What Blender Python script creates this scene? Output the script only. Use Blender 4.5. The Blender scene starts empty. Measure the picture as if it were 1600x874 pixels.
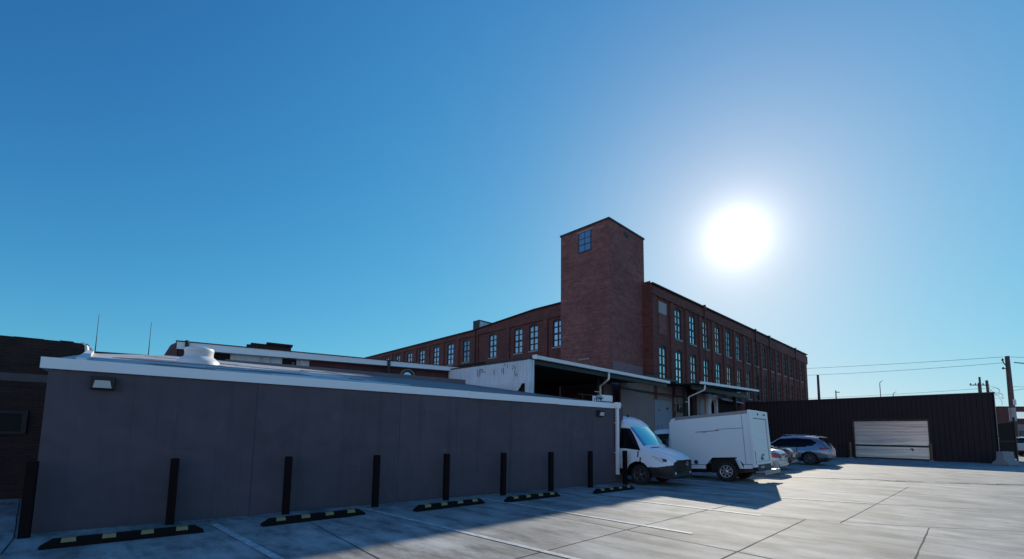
import bpy, bmesh, math, random
import numpy as np
from mathutils import Vector, Matrix
random.seed(7); rng = np.random.default_rng(7)
S = bpy.context.scene; COL = S.collection
R_ = math.radians

# ------------------------------------------------------------------ camera
FPX, CY, HCAM = 700.0, 607.0, 1.6
PITCH = math.atan(71/700.0); ROLL = math.atan(0.0135)
fw = Vector((0, math.cos(PITCH), math.sin(PITCH))); rt0 = Vector((1, 0, 0)); up0 = rt0.cross(fw)
rt = math.cos(ROLL)*rt0 + math.sin(ROLL)*up0; up = -math.sin(ROLL)*rt0 + math.cos(ROLL)*up0
cam = bpy.data.cameras.new("camera"); camo = bpy.data.objects.new("camera", cam); COL.objects.link(camo)
M = Matrix(((rt.x, up.x, -fw.x, 0), (rt.y, up.y, -fw.y, 0), (rt.z, up.z, -fw.z, HCAM), (0, 0, 0, 1)))
camo.matrix_world = M
cam.sensor_fit = 'HORIZONTAL'; cam.sensor_width = 36; cam.lens = FPX/1600*36
cam.shift_y = (CY-437)/1600; cam.clip_end = 3000; cam.clip_start = 0.05
S.camera = camo

# ------------------------------------------------------------------ sky, sun, exposure
SUN_EL, SUN_AZ = 22.4, 27.4
sun_dir = Vector((math.sin(R_(SUN_AZ))*math.cos(R_(SUN_EL)), math.cos(R_(SUN_AZ))*math.cos(R_(SUN_EL)), math.sin(R_(SUN_EL))))
world = bpy.data.worlds.new("World"); S.world = world; world.use_nodes = True
wn = world.node_tree; wn.nodes.clear(); WL = wn.links.new
out = wn.nodes.new('ShaderNodeOutputWorld')
sky = wn.nodes.new('ShaderNodeTexSky'); sky.sky_type = 'NISHITA'; sky.sun_disc = False
sky.sun_elevation = R_(SUN_EL); sky.sun_rotation = R_(SUN_AZ)
sky.altitude = 0; sky.air_density = 1.0; sky.dust_density = 0.25; sky.ozone_density = 1.6
def vm(op, a, b=None):
    n = wn.nodes.new('ShaderNodeVectorMath'); n.operation = op
    for v, i in ((a, 0), (b, 1)):
        if v is None: continue
        if hasattr(v, 'is_linked'): WL(v, n.inputs[i])
        else: n.inputs[i].default_value = v
    return n.outputs['Value'] if op == 'DOT_PRODUCT' else n.outputs['Vector']
def sm(op, a, b, clamp=False):
    n = wn.nodes.new('ShaderNodeMath'); n.operation = op; n.use_clamp = clamp
    for v, i in ((a, 0), (b, 1)):
        if hasattr(v, 'is_linked'): WL(v, n.inputs[i])
        else: n.inputs[i].default_value = v
    return n.outputs[0]
tc = wn.nodes.new('ShaderNodeTexCoord'); DIR = tc.outputs['Generated']
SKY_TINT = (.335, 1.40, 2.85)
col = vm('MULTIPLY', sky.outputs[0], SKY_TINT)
# unseen low sky opposite the sun boosted to fill shaded walls, unseen zenith dimmed
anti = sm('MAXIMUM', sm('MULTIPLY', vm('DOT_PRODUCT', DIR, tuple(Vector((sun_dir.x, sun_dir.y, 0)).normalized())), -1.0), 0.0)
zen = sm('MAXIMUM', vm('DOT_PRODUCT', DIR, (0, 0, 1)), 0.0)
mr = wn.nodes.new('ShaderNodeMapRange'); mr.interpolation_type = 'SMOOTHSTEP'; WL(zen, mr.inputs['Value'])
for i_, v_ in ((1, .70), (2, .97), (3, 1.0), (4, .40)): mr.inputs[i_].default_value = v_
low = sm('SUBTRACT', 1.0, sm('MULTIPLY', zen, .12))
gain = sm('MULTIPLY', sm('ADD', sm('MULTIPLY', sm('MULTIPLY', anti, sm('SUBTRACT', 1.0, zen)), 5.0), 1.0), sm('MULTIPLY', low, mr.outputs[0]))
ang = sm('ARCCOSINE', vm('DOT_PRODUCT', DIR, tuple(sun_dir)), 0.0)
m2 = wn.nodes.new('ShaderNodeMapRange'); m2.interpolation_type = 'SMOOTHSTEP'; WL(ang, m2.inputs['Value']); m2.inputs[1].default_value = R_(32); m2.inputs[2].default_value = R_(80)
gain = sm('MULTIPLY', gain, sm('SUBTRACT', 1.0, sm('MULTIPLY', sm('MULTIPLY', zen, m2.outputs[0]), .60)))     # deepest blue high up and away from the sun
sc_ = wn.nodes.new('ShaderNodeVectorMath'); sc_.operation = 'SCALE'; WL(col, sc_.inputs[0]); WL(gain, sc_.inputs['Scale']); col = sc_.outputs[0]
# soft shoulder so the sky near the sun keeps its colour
# unseen zenith and rear sky tinted blue to colour the shade
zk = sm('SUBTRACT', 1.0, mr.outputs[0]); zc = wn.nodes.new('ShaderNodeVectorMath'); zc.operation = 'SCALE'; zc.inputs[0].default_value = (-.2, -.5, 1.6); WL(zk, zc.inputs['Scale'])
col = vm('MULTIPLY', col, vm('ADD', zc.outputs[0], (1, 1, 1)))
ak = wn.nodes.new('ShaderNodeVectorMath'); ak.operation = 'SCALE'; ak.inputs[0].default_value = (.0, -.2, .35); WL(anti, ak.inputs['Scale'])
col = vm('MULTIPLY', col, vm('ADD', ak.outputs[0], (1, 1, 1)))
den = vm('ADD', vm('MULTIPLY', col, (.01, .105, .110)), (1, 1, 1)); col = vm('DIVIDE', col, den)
bg = wn.nodes.new('ShaderNodeBackground'); bg.inputs['Strength'].default_value = 0.12
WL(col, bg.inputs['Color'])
# bright circumsolar light of the sun itself (the sun is in the sky, blown out in the photograph)
dp = wn.nodes.new('ShaderNodeVectorMath'); dp.operation = 'DOT_PRODUCT'
dp.inputs[1].default_value = sun_dir; WL(tc.outputs['Generated'], dp.inputs[0])
ac = wn.nodes.new('ShaderNodeMath'); ac.operation = 'ARCCOSINE'; WL(dp.outputs['Value'], ac.inputs[0])
def aur(width, power, gain):
    a = wn.nodes.new('ShaderNodeMath'); a.operation = 'DIVIDE'; WL(ac.outputs[0], a.inputs[0]); a.inputs[1].default_value = width
    b = wn.nodes.new('ShaderNodeMath'); b.operation = 'POWER'; WL(a.outputs[0], b.inputs[0]); b.inputs[1].default_value = power
    c = wn.nodes.new('ShaderNodeMath'); c.operation = 'MULTIPLY'; WL(b.outputs[0], c.inputs[0]); c.inputs[1].default_value = -1
    d = wn.nodes.new('ShaderNodeMath'); d.operation = 'EXPONENT'; WL(c.outputs[0], d.inputs[0])
    e = wn.nodes.new('ShaderNodeMath'); e.operation = 'MULTIPLY'; WL(d.outputs[0], e.inputs[0]); e.inputs[1].default_value = gain
    return e
def glow(strength, color, prev):
    b_ = wn.nodes.new('ShaderNodeBackground'); b_.inputs['Color'].default_value = (*color, 1); WL(strength.outputs[0], b_.inputs['Strength'])
    a_ = wn.nodes.new('ShaderNodeAddShader'); WL(prev, a_.inputs[0]); WL(b_.outputs[0], a_.inputs[1]); return a_.outputs[0]
sh_ = glow(aur(R_(15.5), 1.6, .31), (1.0, .30, .23), bg.outputs[0])
sh_ = glow(aur(R_(1.75), 1.0, 2.3), (1.0, .96, .88), sh_)
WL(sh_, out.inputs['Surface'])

sl = bpy.data.lights.new("sun", 'SUN'); sl.energy = 4.95; sl.angle = R_(0.5); sl.color = (1.0, 0.92, 0.77)
so = bpy.data.objects.new("sun", sl); COL.objects.link(so)
so.rotation_euler = sun_dir.to_track_quat('Z', 'Y').to_euler()
S.view_settings.view_transform = 'Standard'; S.view_settings.look = 'None'
S.view_settings.exposure = 0.0; S.view_settings.gamma = 1.0
S.cycles.max_bounces = 6; S.cycles.use_denoising = True

# ------------------------------------------------------------------ materials
MATS = {}
class NT:
    def __init__(s, name):
        s.m = bpy.data.materials.new(name); s.m.use_nodes = True; s.t = s.m.node_tree; s.n = s.t.nodes
        s.b = s.n['Principled BSDF']; MATS[name] = s.m
    def node(s, typ, **kw):
        n = s.n.new(typ)
        for k, v in kw.items(): setattr(n, k, v)
        return n
    def link(s, a, b): s.t.links.new(a, b)
    def uv(s, scale=(1, 1, 1), obj=False):
        c = s.node('ShaderNodeTexCoord'); mp = s.node('ShaderNodeMapping'); mp.inputs['Scale'].default_value = scale
        s.link(c.outputs['Object' if obj else 'UV'], mp.inputs['Vector']); return mp.outputs[0]
    def noise(s, vec, scale, detail=6, rough=.6):
        n = s.node('ShaderNodeTexNoise'); n.inputs['Scale'].default_value = scale; n.inputs['Detail'].default_value = detail
        n.inputs['Roughness'].default_value = rough; s.link(vec, n.inputs['Vector']); return n.outputs['Fac']
    def ramp(s, fac, stops):
        r = s.node('ShaderNodeValToRGB'); e = r.color_ramp.elements
        while len(e) > 1: e.remove(e[-1])
        for i, (p, c) in enumerate(stops):
            x = e[0] if i == 0 else e.new(p)
            x.position = p; x.color = (*c, 1) if len(c) == 3 else c
        s.link(fac, r.inputs[0]); return r.outputs[0]
    def mix(s, a, b, fac, mode='MIX'):
        m = s.node('ShaderNodeMix', data_type='RGBA', blend_type=mode)
        for v, i in ((fac, 0), (a, 6), (b, 7)):
            if hasattr(v, 'is_linked'): s.link(v, m.inputs[i])
            else: m.inputs[i].default_value = (*v, 1) if isinstance(v, tuple) else v
        return m.outputs[2]
    def bump(s, h, strength, dist=.01):
        b = s.node('ShaderNodeBump'); b.inputs['Strength'].default_value = strength; b.inputs['Distance'].default_value = dist
        s.link(h, b.inputs['Height']); s.link(b.outputs[0], s.b.inputs['Normal'])
    def set(s, color=None, rough=None, metal=None, spec=None, coat=None):
        I = s.b.inputs
        if color is not None:
            if hasattr(color, 'is_linked'): s.link(color, I['Base Color'])
            else: I['Base Color'].default_value = (*color, 1)
        if rough is not None:
            if hasattr(rough, 'is_linked'): s.link(rough, I['Roughness'])
            else: I['Roughness'].default_value = rough
        if metal is not None: I['Metallic'].default_value = metal
        if spec is not None: I['Specular IOR Level'].default_value = spec
        if coat is not None: I['Coat Weight'].default_value = coat; I['Coat Roughness'].default_value = .04
        return s
g3 = lambda v: (v, v, v)

def mat_plain(name, col, rough=.6, metal=0, var=.18, scale=3, spec=None, coat=None, bump=0):
    t = NT(name); v = t.uv()
    f = t.noise(v, scale, 7)
    c = t.mix(tuple(x*(1-var) for x in col), tuple(min(1, x*(1+var)) for x in col), f)
    t.set(c, rough, metal, spec, coat)
    if bump: t.bump(t.noise(v, scale*14, 4), bump, .004)
    return t.m

def mat_concrete():
    t = NT('concrete'); 
    c = t.node('ShaderNodeTexCoord'); mp = t.node('ShaderNodeMapping'); mp.inputs['Rotation'].default_value = (0, 0, R_(43))
    t.link(c.outputs['Object'], mp.inputs['Vector'])
    st = t.node('ShaderNodeMapping'); st.inputs['Scale'].default_value = (.22, 1.5, 1); t.link(mp.outputs[0], st.inputs['Vector'])
    big = t.noise(mp.outputs[0], .22, 5, .55); mid = t.noise(mp.outputs[0], 1.1, 8, .65); streak = t.noise(st.outputs[0], 1.3, 8, .7)
    fine = t.noise(mp.outputs[0], 38, 5, .7)
    ms = t.node('ShaderNodeMapping'); ms.inputs['Scale'].default_value = (.45, 1.1, 1); t.link(mp.outputs[0], ms.inputs['Vector']); mot = t.noise(ms.outputs[0], 2.2, 9, .72); mot2 = t.noise(ms.outputs[0], .9, 7, .65)
    c1 = t.ramp(streak, [(.30, (.26, .256, .236)), (.47, (.40, .395, .368)), (.58, (.47, .465, .435)), (.72, (.58, .575, .54))])
    c2 = t.ramp(mid, [(.32, (.60, .60, .59)), (.48, (.95, .95, .95)), (.7, (1.06, 1.05, 1.03))])
    c3 = t.ramp(big, [(.34, (.74, .74, .74)), (.5, (.95, .95, .95)), (.68, (1.05, 1.05, 1.05))])
    k = t.mix(c1, c2, .8, 'MULTIPLY'); k = t.mix(k, c3, .8, 'MULTIPLY')
    k = t.mix(k, t.ramp(mot, [(.38, g3(.52)), (.50, g3(.97)), (.62, g3(1.14))]), .9, 'MULTIPLY')
    k = t.mix(k, t.ramp(mot2, [(.40, g3(.58)), (.49, g3(1.0))]), .7, 'MULTIPLY')
    # tyre polish: broad curved bands of darker rubber
    tw = t.node('ShaderNodeTexWave', wave_type='RINGS', rings_direction='Z'); tw.inputs['Scale'].default_value = .055; tw.inputs['Distortion'].default_value = 3.5; tw.inputs['Detail'].default_value = 4; tw.inputs['Detail Scale'].default_value = .6
    tm = t.node('ShaderNodeMapping'); tm.inputs['Location'].default_value = (14, -9, 0); t.link(c.outputs['Object'], tm.inputs['Vector']); t.link(tm.outputs[0], tw.inputs['Vector'])
    k = t.mix(k, t.ramp(tw.outputs['Fac'], [(.80, g3(1)), (.93, g3(.74))]), t.ramp(mid, [(.42, g3(0)), (.6, g3(.9))]), 'MULTIPLY')
    f = t.ramp(fine, [(.3, g3(.86)), (.6, g3(1.0))]); k = t.mix(k, f, .8, 'MULTIPLY')
    # slab to slab tone: large cells aligned with the joints
    ck = t.node('ShaderNodeTexVoronoi', feature='F1', distance='CHEBYCHEV'); ck.inputs['Scale'].default_value = .16
    t.link(mp.outputs[0], ck.inputs['Vector']); sc = t.ramp(ck.outputs['Color'], [(.2, g3(.87)), (.8, g3(1.0))])
    k = t.mix(k, sc, .7, 'MULTIPLY')
    # small dark spots
    sp = t.node('ShaderNodeTexVoronoi'); sp.inputs['Scale'].default_value = 1.7; t.link(mp.outputs[0], sp.inputs['Vector'])
    sp2 = t.ramp(sp.outputs['Distance'], [(.0, g3(.35)), (.045, g3(.55)), (.06, g3(1))]); k = t.mix(k, sp2, .55, 'MULTIPLY')
    oil = t.noise(mp.outputs[0], .55, 3, .5); o2 = t.ramp(oil, [(.56, g3(1)), (.70, g3(.55))]); k = t.mix(k, o2, .8, 'MULTIPLY')
    t.set(k, .8, spec=.3); t.bump(t.noise(mp.outputs[0], 22, 6, .75), .45, .006)
    return t.m
def mat_brick(name, a, b, mortar, bw=.21, bh=.075, wear=.5):
    t = NT(name); v = t.uv()
    br = t.node('ShaderNodeTexBrick'); br.inputs['Scale'].default_value = 1
    br.inputs['Brick Width'].default_value = bw; br.inputs['Row Height'].default_value = bh; br.inputs['Mortar Size'].default_value = .009
    br.inputs['Color1'].default_value = (*a, 1); br.inputs['Color2'].default_value = (*b, 1); br.inputs['Mortar'].default_value = (*mortar, 1)
    br.inputs['Bias'].default_value = -.1
    t.link(v, br.inputs['Vector'])
    n1 = t.noise(v, .35, 6, .6); n2 = t.noise(v, 2.2, 8, .7)
    k = t.mix(br.outputs['Color'], t.ramp(n1, [(.3, g3(.6)), (.55, g3(1.0)), (.75, (1.18, 1.12, 1.1))]), wear, 'MULTIPLY')
    k = t.mix(k, t.ramp(n2, [(.3, g3(.55)), (.6, g3(1.05))]), wear, 'MULTIPLY')
    # course to course variation, as old hand-fired brick shows
    st = t.uv((.5, 6.5, 1)); n3 = t.noise(st, 1.0, 5, .7); k = t.mix(k, t.ramp(n3, [(.35, g3(.6)), (.65, g3(1.15))]), .7, 'MULTIPLY')
    t.set(k, .88); t.bump(br.outputs['Fac'], -.5, .008); return t.m
def mat_stucco():
    t = NT('grey_stucco'); v = t.uv()
    n1 = t.noise(v, .5, 6, .6); n2 = t.noise(v, 3.0, 6, .6)
    k = t.ramp(n1, [(.3, (.080, .060, .073)), (.7, (.106, .080, .096))]); k = t.mix(k, t.ramp(n2, [(.35, g3(.88)), (.65, g3(1.03))]), .8, 'MULTIPLY')
    st = t.uv((5, .30, 1)); k = t.mix(k, t.ramp(t.noise(st, 1, 6, .65), [(.52, g3(1)), (.70, g3(.72))]), .7, 'MULTIPLY')
    k = t.mix(k, (.145, .125, .14), t.ramp(t.noise(t.uv((3.2, .5, 1)), 1.7, 7, .7), [(.60, g3(0)), (.74, g3(.5))]))
    pat = t.noise(t.uv((.55, .8, 1)), 1.0, 2, .4); k = t.mix(k, t.ramp(pat, [(.50, g3(1.0)), (.515, g3(1.13))]), .6, 'MULTIPLY')
    t.set(k, .75); t.bump(t.noise(v, 90, 4, .7), .35, .004); return t.m
def mat_corr(name, base, stain, amount, pitch=.0, rough=.5, metal=0):
    t = NT(name); v = t.uv((9, .55, 1)); v2 = t.uv()
    n = t.noise(v, 1.0, 7, .7); n2 = t.noise(v2, 1.6, 6, .65)
    k = t.mix(base, stain, t.ramp(n, [(.5, g3(0)), (.72, g3(amount))]))
    k = t.mix(k, t.ramp(n2, [(.3, g3(.7)), (.6, g3(1))]), .7, 'MULTIPLY')
    t.set(k, rough, metal); return t.m
def mat_glass(name, col, rough=.06, metal=0.0, spec=.8):
    t = NT(name); v = t.uv(); f = t.noise(v, .9, 4)
    t.set(t.mix(tuple(x*.7 for x in col), col, f), rough, metal, spec); return t.m

mat_concrete()
mat_brick('mill_brick', (.21, .058, .044), (.13, .040, .033), (.13, .075, .065), wear=.75)
mat_brick('tower_brick', (.33, .105, .085), (.20, .070, .062), (.22, .13, .12), wear=.8)
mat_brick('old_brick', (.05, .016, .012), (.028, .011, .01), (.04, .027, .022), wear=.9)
mat_brick('shed_brick', (.13, .048, .05), (.09, .036, .042), (.10, .06, .06))
mat_stucco()
mat_plain('white_fascia', (.83, .83, .83), .4, var=.06, scale=1.5)
mat_plain('white_gutter', (.82, .82, .81), .4, var=.08, scale=2)
mat_plain('flashing', (.66, .67, .66), .45, metal=.2, var=.15)
mat_plain('bollard_steel', (.011, .006, .006), .85, var=.3, scale=6, spec=.15)
mat_plain('rubber', (.009, .007, .007), .85, var=.4, scale=8, bump=.3, spec=.15)
mat_plain('reflector_yellow', (.27, .20, .09), .5, var=.35, scale=18)
def _paint():
    t = NT('paint_white'); v = t.uv(obj=True); n = t.noise(v, 7, 8, .7); n2 = t.noise(v, 1.1, 4)
    k = t.mix((.60, .61, .60), (.30, .30, .285), t.ramp(n, [(.44, g3(0)), (.62, g3(.9))])); k = t.mix(k, (.34, .34, .32), t.ramp(n2, [(.4, g3(0)), (.65, g3(.65))])); t.set(k, .75)
_paint()
mat_plain('joint_dark', (.03, .028, .026), .95, var=.5, scale=3)
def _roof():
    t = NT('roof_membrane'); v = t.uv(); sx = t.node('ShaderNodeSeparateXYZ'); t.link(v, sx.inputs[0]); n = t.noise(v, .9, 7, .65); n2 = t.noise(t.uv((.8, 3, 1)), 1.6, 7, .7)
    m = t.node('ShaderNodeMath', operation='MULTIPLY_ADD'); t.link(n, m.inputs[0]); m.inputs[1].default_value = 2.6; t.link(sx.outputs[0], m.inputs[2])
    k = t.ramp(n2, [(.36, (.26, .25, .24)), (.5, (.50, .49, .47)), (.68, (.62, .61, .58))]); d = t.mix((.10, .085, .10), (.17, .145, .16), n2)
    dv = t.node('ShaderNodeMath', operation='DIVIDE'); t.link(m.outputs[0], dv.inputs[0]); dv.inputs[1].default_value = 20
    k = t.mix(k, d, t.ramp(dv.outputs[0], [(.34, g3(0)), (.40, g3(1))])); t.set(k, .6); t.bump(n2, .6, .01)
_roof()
mat_plain('roof_coat', (.62, .62, .60), .5, var=.35, scale=1.5, bump=.5)
mat_plain('roof_dark', (.16, .13, .14), .7, var=.4, scale=1.5)
mat_plain('dark_metal', (.022, .019, .019), .55, var=.3)
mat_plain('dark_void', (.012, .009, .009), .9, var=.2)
mat_plain('black_siding', (.028, .013, .015), .8, var=.35, scale=1.1)
mat_plain('concrete_block', (.24, .24, .24), .85, var=.25, bump=.4)
mat_plain('painted_wall', (.24, .185, .175), .8, var=.22, scale=.7, bump=.2)
mat_plain('pink_render', (.22, .15, .16), .85, var=.25, scale=2)
mat_plain('door_paint', (.24, .27, .33), .55, var=.12, scale=1)
mat_plain('stone_sill', (.30, .27, .25), .8, var=.2)
mat_plain('window_frame', (.02, .019, .022), .5, var=.1)
mat_plain('board_panel', (.33, .31, .31), .8, var=.2, scale=1.4)
mat_plain('wood_pole', (.12, .075, .06), .9, var=.35, scale=2, bump=.5)
mat_plain('steel_grey', (.22, .22, .23), .45, metal=.5, var=.2)
mat_plain('lamp_lens', (.55, .56, .56), .25, var=.1)
mat_plain('galvanised', (.55, .56, .57), .38, metal=.75, var=.15, scale=2)
mat_plain('vent_paint', (.70, .69, .68), .42, var=.08, scale=2)
mat_plain('dim_band', (.10, .085, .085), .85, var=.3)
mat_plain('dim_trim', (.03, .025, .025), .8, var=.3)
mat_plain('guard_yellow', (.13, .07, .03), .6, var=.3, scale=4)
mat_plain('asphalt', (.05, .05, .052), .9, var=.3, scale=1.2, bump=.5)
mat_plain('van_paint', (.76, .78, .80), .38, var=.05, scale=1, coat=.15)
mat_plain('silver_paint', (.42, .44, .46), .3, metal=.35, var=.05, coat=.6)
mat_plain('blue_paint', (.22, .24, .30), .28, metal=.45, var=.05, coat=.7)
mat_plain('black_paint', (.012, .012, .014), .2, var=.1, coat=.8)
mat_plain('white_car_paint', (.68, .66, .66), .3, var=.05, coat=.5)
mat_plain('black_plastic', (.014, .012, .012), .6, var=.2)
mat_plain('stucco_joint', (.05, .038, .045), .8)
mat_plain('seam', (.03, .03, .032), .7, var=.2)
mat_plain('tyre', (.014, .013, .013), .85, var=.3, scale=6)
mat_plain('rim_silver', (.5, .5, .5), .3, metal=.7, var=.15)
mat_plain('rim_dark', (.10, .10, .11), .35, metal=.6, var=.15)
mat_plain('tail_red', (.30, .012, .012), .2, var=.2, coat=.6)
mat_plain('headlamp', (.50, .55, .62), .25, metal=.0, var=.3, scale=10, coat=.2)
mat_plain('chrome', (.7, .7, .7), .12, metal=1, var=.05)
mat_plain('graffiti_ink', (.015, .018, .03), .7, var=.2)
mat_plain('letter_white', (.6, .6, .6), .6, var=.2)
mat_plain('blue_tarp', (.40, .46, .56), .5, var=.2)
mat_plain('wire_dark', (.03, .03, .035), .6, var=.1)
mat_corr('corr_white', (.70, .74, .78), (.12, .11, .13), .95)
def _truck():
    t = NT('truck_white'); v = t.uv(); n = t.noise(v, 1.2, 6, .6); st = t.uv((6, .5, 1)); n2 = t.noise(st, 1, 6, .7); n3 = t.noise(v, 5, 6, .7)
    k = t.mix((.66, .68, .67), (.76, .78, .77), n); k = t.mix(k, (.40, .38, .35), t.ramp(n2, [(.58, g3(0)), (.80, g3(.45))])); k = t.mix(k, (.35, .32, .29), t.ramp(n3, [(.64, g3(0)), (.78, g3(.4))])); t.set(k, .42)
_truck()
def _roll():
    t = NT('roll_steel'); v = t.uv((.35, 11, 1)); n = t.noise(v, 1.0, 6, .65); v2 = t.uv((.25, 2.2, 1)); n2 = t.noise(v2, 1, 4)
    k = t.mix((.95, .86, .74), (.50, .45, .42), t.ramp(n, [(.42, g3(0)), (.68, g3(.9))])); k = t.mix(k, (.40, .37, .40), t.ramp(n2, [(.55, g3(0)), (.72, g3(.8))])); t.set(k, .36, 1.0)
_roll()
mat_glass('sky_glass', (.50, .47, .62), .05, .9, .9)
mat_glass('pale_glass', (.95, .93, .94), .06, 1.0, .9)
mat_glass('pale_glass_dusty', (.70, .70, .72), .22, .9, .9)
mat_glass('pale_glass_dim', (.50, .52, .56), .10, .9, .9)
mat_glass('sky_glass_dusty', (.40, .40, .50), .2, .85, .9)
mat_glass('sky_glass_dim', (.24, .24, .33), .08, .8, .9)
mat_glass('dark_glass', (.008, .008, .010), .06, 0, .12)
mat_glass('windscreen_glass', (.42, .85, .82), .07, .85, .6)
mat_glass('far_glass', (.045, .042, .05), .25, .1, .5)
def _leaf():
    t = NT('leaf'); v = t.uv(obj=True); t.set(t.mix((.03, .055, .018), (.09, .12, .04), t.noise(v, 5, 4)), .6)
_leaf()

# ------------------------------------------------------------------ mesh helpers
class MB:
    """collects quads, boxes, prisms and tubes in local metres; build() links them as ONE mesh object"""
    def __init__(s): s.v = []; s.f = []; s.m = []; s.sm = []; s.cur = 0
    def face(s, pts, smooth=False):
        i = len(s.v); s.v += [tuple(p) for p in pts]; s.f.append(list(range(i, i+len(pts)))); s.m.append(s.cur); s.sm.append(smooth)
    def box(s, x0, x1, y0, y1, z0, z1, M=None):
        P = [Vector(p) for p in ((x0, y0, z0), (x1, y0, z0), (x1, y1, z0), (x0, y1, z0), (x0, y0, z1), (x1, y0, z1), (x1, y1, z1), (x0, y1, z1))]
        if M is not None: P = [M @ p for p in P]
        i = len(s.v); s.v += [tuple(p) for p in P]
        for q in ((0, 3, 2, 1), (4, 5, 6, 7), (0, 1, 5, 4), (1, 2, 6, 5), (2, 3, 7, 6), (3, 0, 4, 7)):
            s.f.append([i+k for k in q]); s.m.append(s.cur); s.sm.append(False)
    def prism(s, pts, lo, hi):
        """closed prism between two lists of 3D points of equal length"""
        n = len(lo); i = len(s.v); s.v += [tuple(p) for p in lo]+[tuple(p) for p in hi]
        s.f.append([i+k for k in range(n)][::-1]); s.f.append([i+n+k for k in range(n)])
        for k in range(n): s.f.append([i+k, i+(k+1) % n, i+n+(k+1) % n, i+n+k])
        s.m += [s.cur]*(n+2); s.sm += [False]*(n+2)
    def extr(s, poly, axis, a, b):
        """2D polygon extruded along axis ('x','y','z') from a to b"""
        mk = {'x': lambda p, t: (t, p[0], p[1]), 'y': lambda p, t: (p[0], t, p[1]), 'z': lambda p, t: (p[0], p[1], t)}[axis]
        s.prism(None, [mk(p, a) for p in poly], [mk(p, b) for p in poly])
    def tube(s, pts, r, n=10, cap=True, smooth=True):
        pts = [Vector(p) for p in pts]; rs = r if isinstance(r, (list, tuple)) else [r]*len(pts)
        i0 = len(s.v); up = None
        for k, p in enumerate(pts):
            d = (pts[min(k+1, len(pts)-1)]-pts[max(k-1, 0)]).normalized()
            if up is None:
                up = Vector((0, 0, 1)) if abs(d.z) < .9 else Vector((1, 0, 0))
            a = d.cross(up).normalized(); b = d.cross(a).normalized(); up = -b if False else up
            for j in range(n):
                t = 2*math.pi*j/n; s.v.append(tuple(p+(a*math.cos(t)+b*math.sin(t))*rs[k]))
        for k in range(len(pts)-1):
            for j in range(n):
                s.f.append([i0+k*n+j, i0+k*n+(j+1) % n, i0+(k+1)*n+(j+1) % n, i0+(k+1)*n+j]); s.m.append(s.cur); s.sm.append(smooth)
        if cap:
            s.f.append([i0+j for j in range(n)][::-1]); s.f.append([i0+(len(pts)-1)*n+j for j in range(n)]); s.m += [s.cur]*2; s.sm += [False]*2
    def lathe(s, prof, n=24, axis='z', c=(0, 0, 0), smooth=True):
        """profile of (radius, height) turned about an axis through c"""
        i0 = len(s.v)
        for r, h in prof:
            for j in range(n):
                t = 2*math.pi*j/n; a, b = r*math.cos(t), r*math.sin(t)
                p = {'z': (a, b, h), 'y': (a, h, b), 'x': (h, a, b)}[axis]; s.v.append((p[0]+c[0], p[1]+c[1], p[2]+c[2]))
        for k in range(len(prof)-1):
            for j in range(n):
                s.f.append([i0+k*n+j, i0+k*n+(j+1) % n, i0+(k+1)*n+(j+1) % n, i0+(k+1)*n+j]); s.m.append(s.cur); s.sm.append(smooth)
    def mesh(s, name, mats):
        me = bpy.data.meshes.new(name); me.from_pydata(s.v, [], s.f)
        for m in (mats if isinstance(mats, (list, tuple)) else [mats]): me.materials.append(MATS[m])
        me.polygons.foreach_set('material_index', s.m); me.polygons.foreach_set('use_smooth', s.sm)
        bm = bmesh.new(); bm.from_mesh(me); bmesh.ops.remove_doubles(bm, verts=bm.verts, dist=1e-5)
        bmesh.ops.recalc_face_normals(bm, faces=bm.faces)
        uv = bm.loops.layers.uv.new('UVMap')
        for f in bm.faces:
            n = f.normal; ax = max(range(3), key=lambda k: abs(n[k]))
            for l in f.loops:
                c = l.vert.co; l[uv].uv = ((c.y, c.z), (c.x, c.z), (c.x, c.y))[ax]
        bm.to_mesh(me); bm.free(); me.update(); return me
    def build(s, name, mats, parent=None, bevel=0):
        o = bpy.data.objects.new(name, s.mesh(name, mats)); COL.objects.link(o)
        if parent: o.parent = parent
        if bevel:
            b = o.modifiers.new('bevel', 'BEVEL'); b.width = bevel; b.segments = 2; b.limit_method = 'ANGLE'; b.angle_limit = R_(35)
        return o
def tag(o, label=None, cat=None, group=None, kind=None):
    for k, v in (('label', label), ('category', cat), ('group', group), ('kind', kind)):
        if v: o[k] = v
    return o
def empty(name, loc, rz=0, label=None, cat=None, group=None, rot=None):
    o = bpy.data.objects.new(name, None); COL.objects.link(o); o.location = loc
    o.rotation_euler = rot if rot else (0, 0, rz); o.empty_display_size = .3
    return tag(o, label, cat, group)
def share(name, me, parent, loc=(0, 0, 0), rz=0):
    o = bpy.data.objects.new(name, me); COL.objects.link(o); o.parent = parent; o.location = loc; o.rotation_euler = (0, 0, rz); return o
def copy_tree(o, parent=None):
    c = o.copy(); COL.objects.link(c)
    if parent: c.parent = parent
    for ch in list(o.children): copy_tree(ch, c)
    return c
def frame(org, ang):
    a = R_(ang); e = Vector((math.cos(a), math.sin(a), 0)); n = Vector((-math.sin(a), math.cos(a), 0)); o = Vector((org[0], org[1], 0))
    def to_world(x, y, z=0): return o+e*x+n*y+Vector((0, 0, z))
    def to_local(X, Y): d = Vector((X, Y, 0))-o; return d.dot(e), d.dot(n)
    return to_world, to_local

GREY_A, MILL_A = 37.6, 44.3
GREY_O, MILL_O = (-7.23, 6.93), (10.17, 32.28)
gW, gL = frame(GREY_O, GREY_A); mW, mL = frame(MILL_O, MILL_A)

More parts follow.
